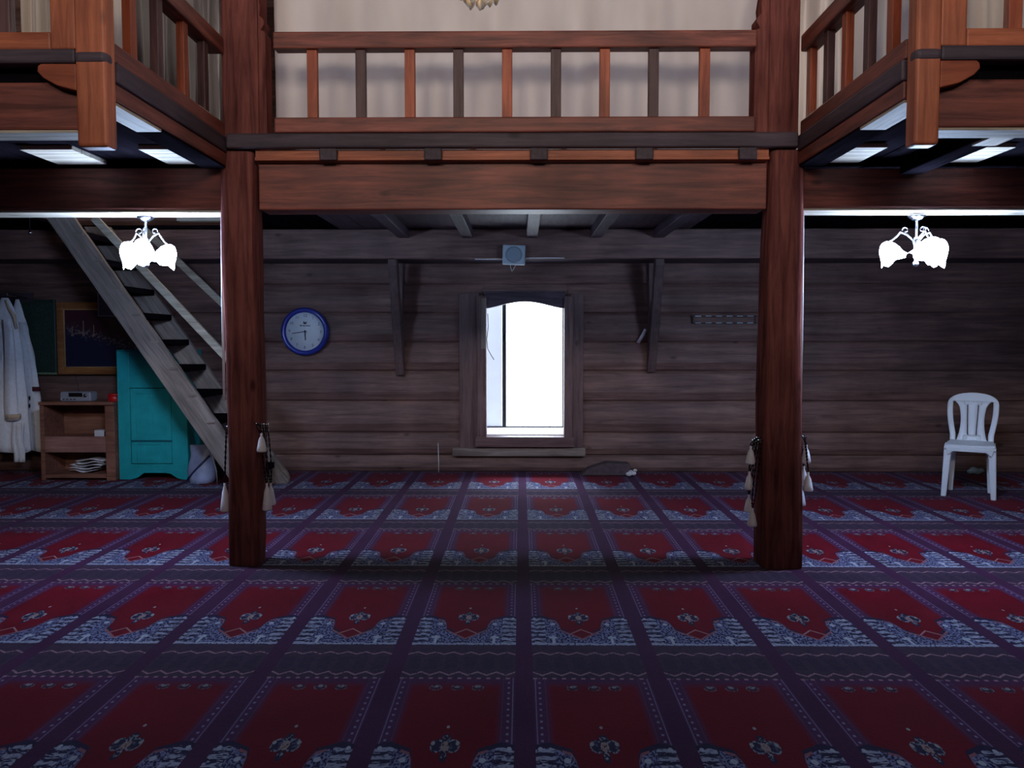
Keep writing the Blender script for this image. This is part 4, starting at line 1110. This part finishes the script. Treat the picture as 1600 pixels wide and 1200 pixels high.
for i in range(9):
    t = i/8; y = -D2+.0+ (2*D2-.01)*t; hw = W2-.005-.03*t; row = []
    for k in range(13):
        s_ = -1+2*k/12; dip = -.018*(1-s_*s_)*(math.sin(PI*min(1, t*1.1)))
        drop = -.035*max(0, (.12-t)/.12)**2
        row.append((s_*hw, y, SZ+dip+drop))
    g.append(row)
MB().sheet(g).build('seat', M['plastic'], chr_, solid=.012, bevel=.003)
# front apron with rounded corners
pr = [(-W2+.01, SZ-.002), (W2-.01, SZ-.002), (W2-.035, SZ-.09), (W2-.075, SZ-.055), (-W2+.075, SZ-.055), (-W2+.035, SZ-.09)]
MB().prism(pr, -D2+.0, -D2+.016, 'Y').build('apron', M['plastic'], chr_, bevel=.006)
for sx in (-1, 1):
    MB().prism([(-D2+.02, SZ-.006), (D2-.02, SZ-.006), (D2-.05, SZ-.06), (-D2+.06, SZ-.06)], sx*(W2-.02)-.006, sx*(W2-.02)+.006, 'X').build('side_rail', M['plastic'], chr_, bevel=.004)
# backrest: frame and three splat strips in a leaning, slightly curved sheet
BH = .405
def bp(x, h):
    lean = .03+.16*(h/BH)**1.1
    return (x, D2-.04+lean-.10*lean*0 + .9*(x*x)*-.4, SZ-.005+h)
pos = lambda h: W2-.03 + (.035*math.sin(min(1, max(0, (h-.08)/.30))*PI/2) if h > .08 else 0)
frm = MB()
def strip(fl0, fr0, h0, h1, n=16, m=4):
    g = []
    for i in range(n+1):
        h = h0+(h1-h0)*i/n; a_, b2 = fl0(h), fr0(h); g.append([bp(a_+(b2-a_)*k/m, h) for k in range(m+1)])
    frm.sheet(g)
xo = lambda h: (W2-.028+.03*math.sin(max(0, min(1, (h-.06)/.22))*PI/2)) if h < .30 else max(.0, (W2+.002)*(max(0, 1-((h-.30)/.107)**2.6))**.5) if h < .4065 else .0
xi = lambda h: xo(h)-.042
topb = .335
# side members
for sx in (-1, 1):
    strip(lambda h: sx*xi(min(h, .30)), lambda h: sx*xo(h), 0, topb, 18, 3)
# crown
strip(lambda h: -xo(h), lambda h: xo(h), topb, .4062, 10, 16)
# splat with two slits
sw_ = lambda h: .088+.028*((h-.17)/.17)**2+ (.02 if h > .30 else 0)*((h-.30)/.035 if h > .30 else 0)
strip(lambda h: -sw_(h), lambda h: -.033-.014*(h/.34), 0, topb, 14, 3)
strip(lambda h: .033+.014*(h/.34), lambda h: sw_(h), 0, topb, 14, 3)
strip(lambda h: -.026-.013*(h/.34), lambda h: .026+.013*(h/.34), 0, topb, 14, 3)
strip(lambda h: -.07, lambda h: .07, -.0, .055, 3, 4)
strip(lambda h: -.07, lambda h: .07, .305, topb, 3, 4)
frm.build('backrest', M['plastic'], chr_, solid=.012)

# ------------------------------------------------------------------ small things along the foot of the far wall
a = P(906, 738, 7.82); b_ = P(986, 723, 7.82)
tag(MB().prism([(a.x, .002), (b_.x, .002), (b_.x-.02, b_.z), (a.x+.25, b_.z+.01), (a.x+.08, b_.z*.6)], 7.74, 7.9, 'Y').build('folded_cloth', M['cloth_dark'], bevel=.012), 'dark folded cloth on the carpet under the wall right of the window', 'cloth')
q = P(985, 735, 7.72)
cm = MB()
for k, (dx_, dz_, rr) in enumerate(((-.02, .025, .03), (.025, .03, .028), (.04, .06, .02), (0, .045, .022))): cm.ball((dx_, .01*(k % 2), dz_), (rr, rr*.8, rr*.7))
o = cm.build('crumpled_tissue', M['paper']); o.location = (q.x, 7.68, .005)
tag(o, 'small crumpled pale tissue at the end of the dark cloth', 'tissue')
a = P(684, 693, 7.9); b_ = P(685, 722, 7.9)
tag(MB().tube([(b_.x, 7.93, .0), (b_.x, 7.925, b_.z), (a.x, 7.93, a.z)], .0035, 6).build('thin_cable', M['cable']), 'thin pale cable rising from the carpet left of the window', 'cable')
a = P(1510, 737, 7.9); b_ = P(1532, 724, 7.9)
ob = MB()
for k, (t, rr) in enumerate(((.1, .03), (.35, .042), (.65, .038), (.9, .026))): ob.ball((t*(b_.x-a.x), 0, .03+.01*(k % 2)), (rr, .03, rr*.8))
o = ob.build('crumpled_paper', M['speakergrille']); o.location = (a.x, 7.86, .002)
tag(o, 'grey crumpled paper on the carpet behind the white chair', 'paper')
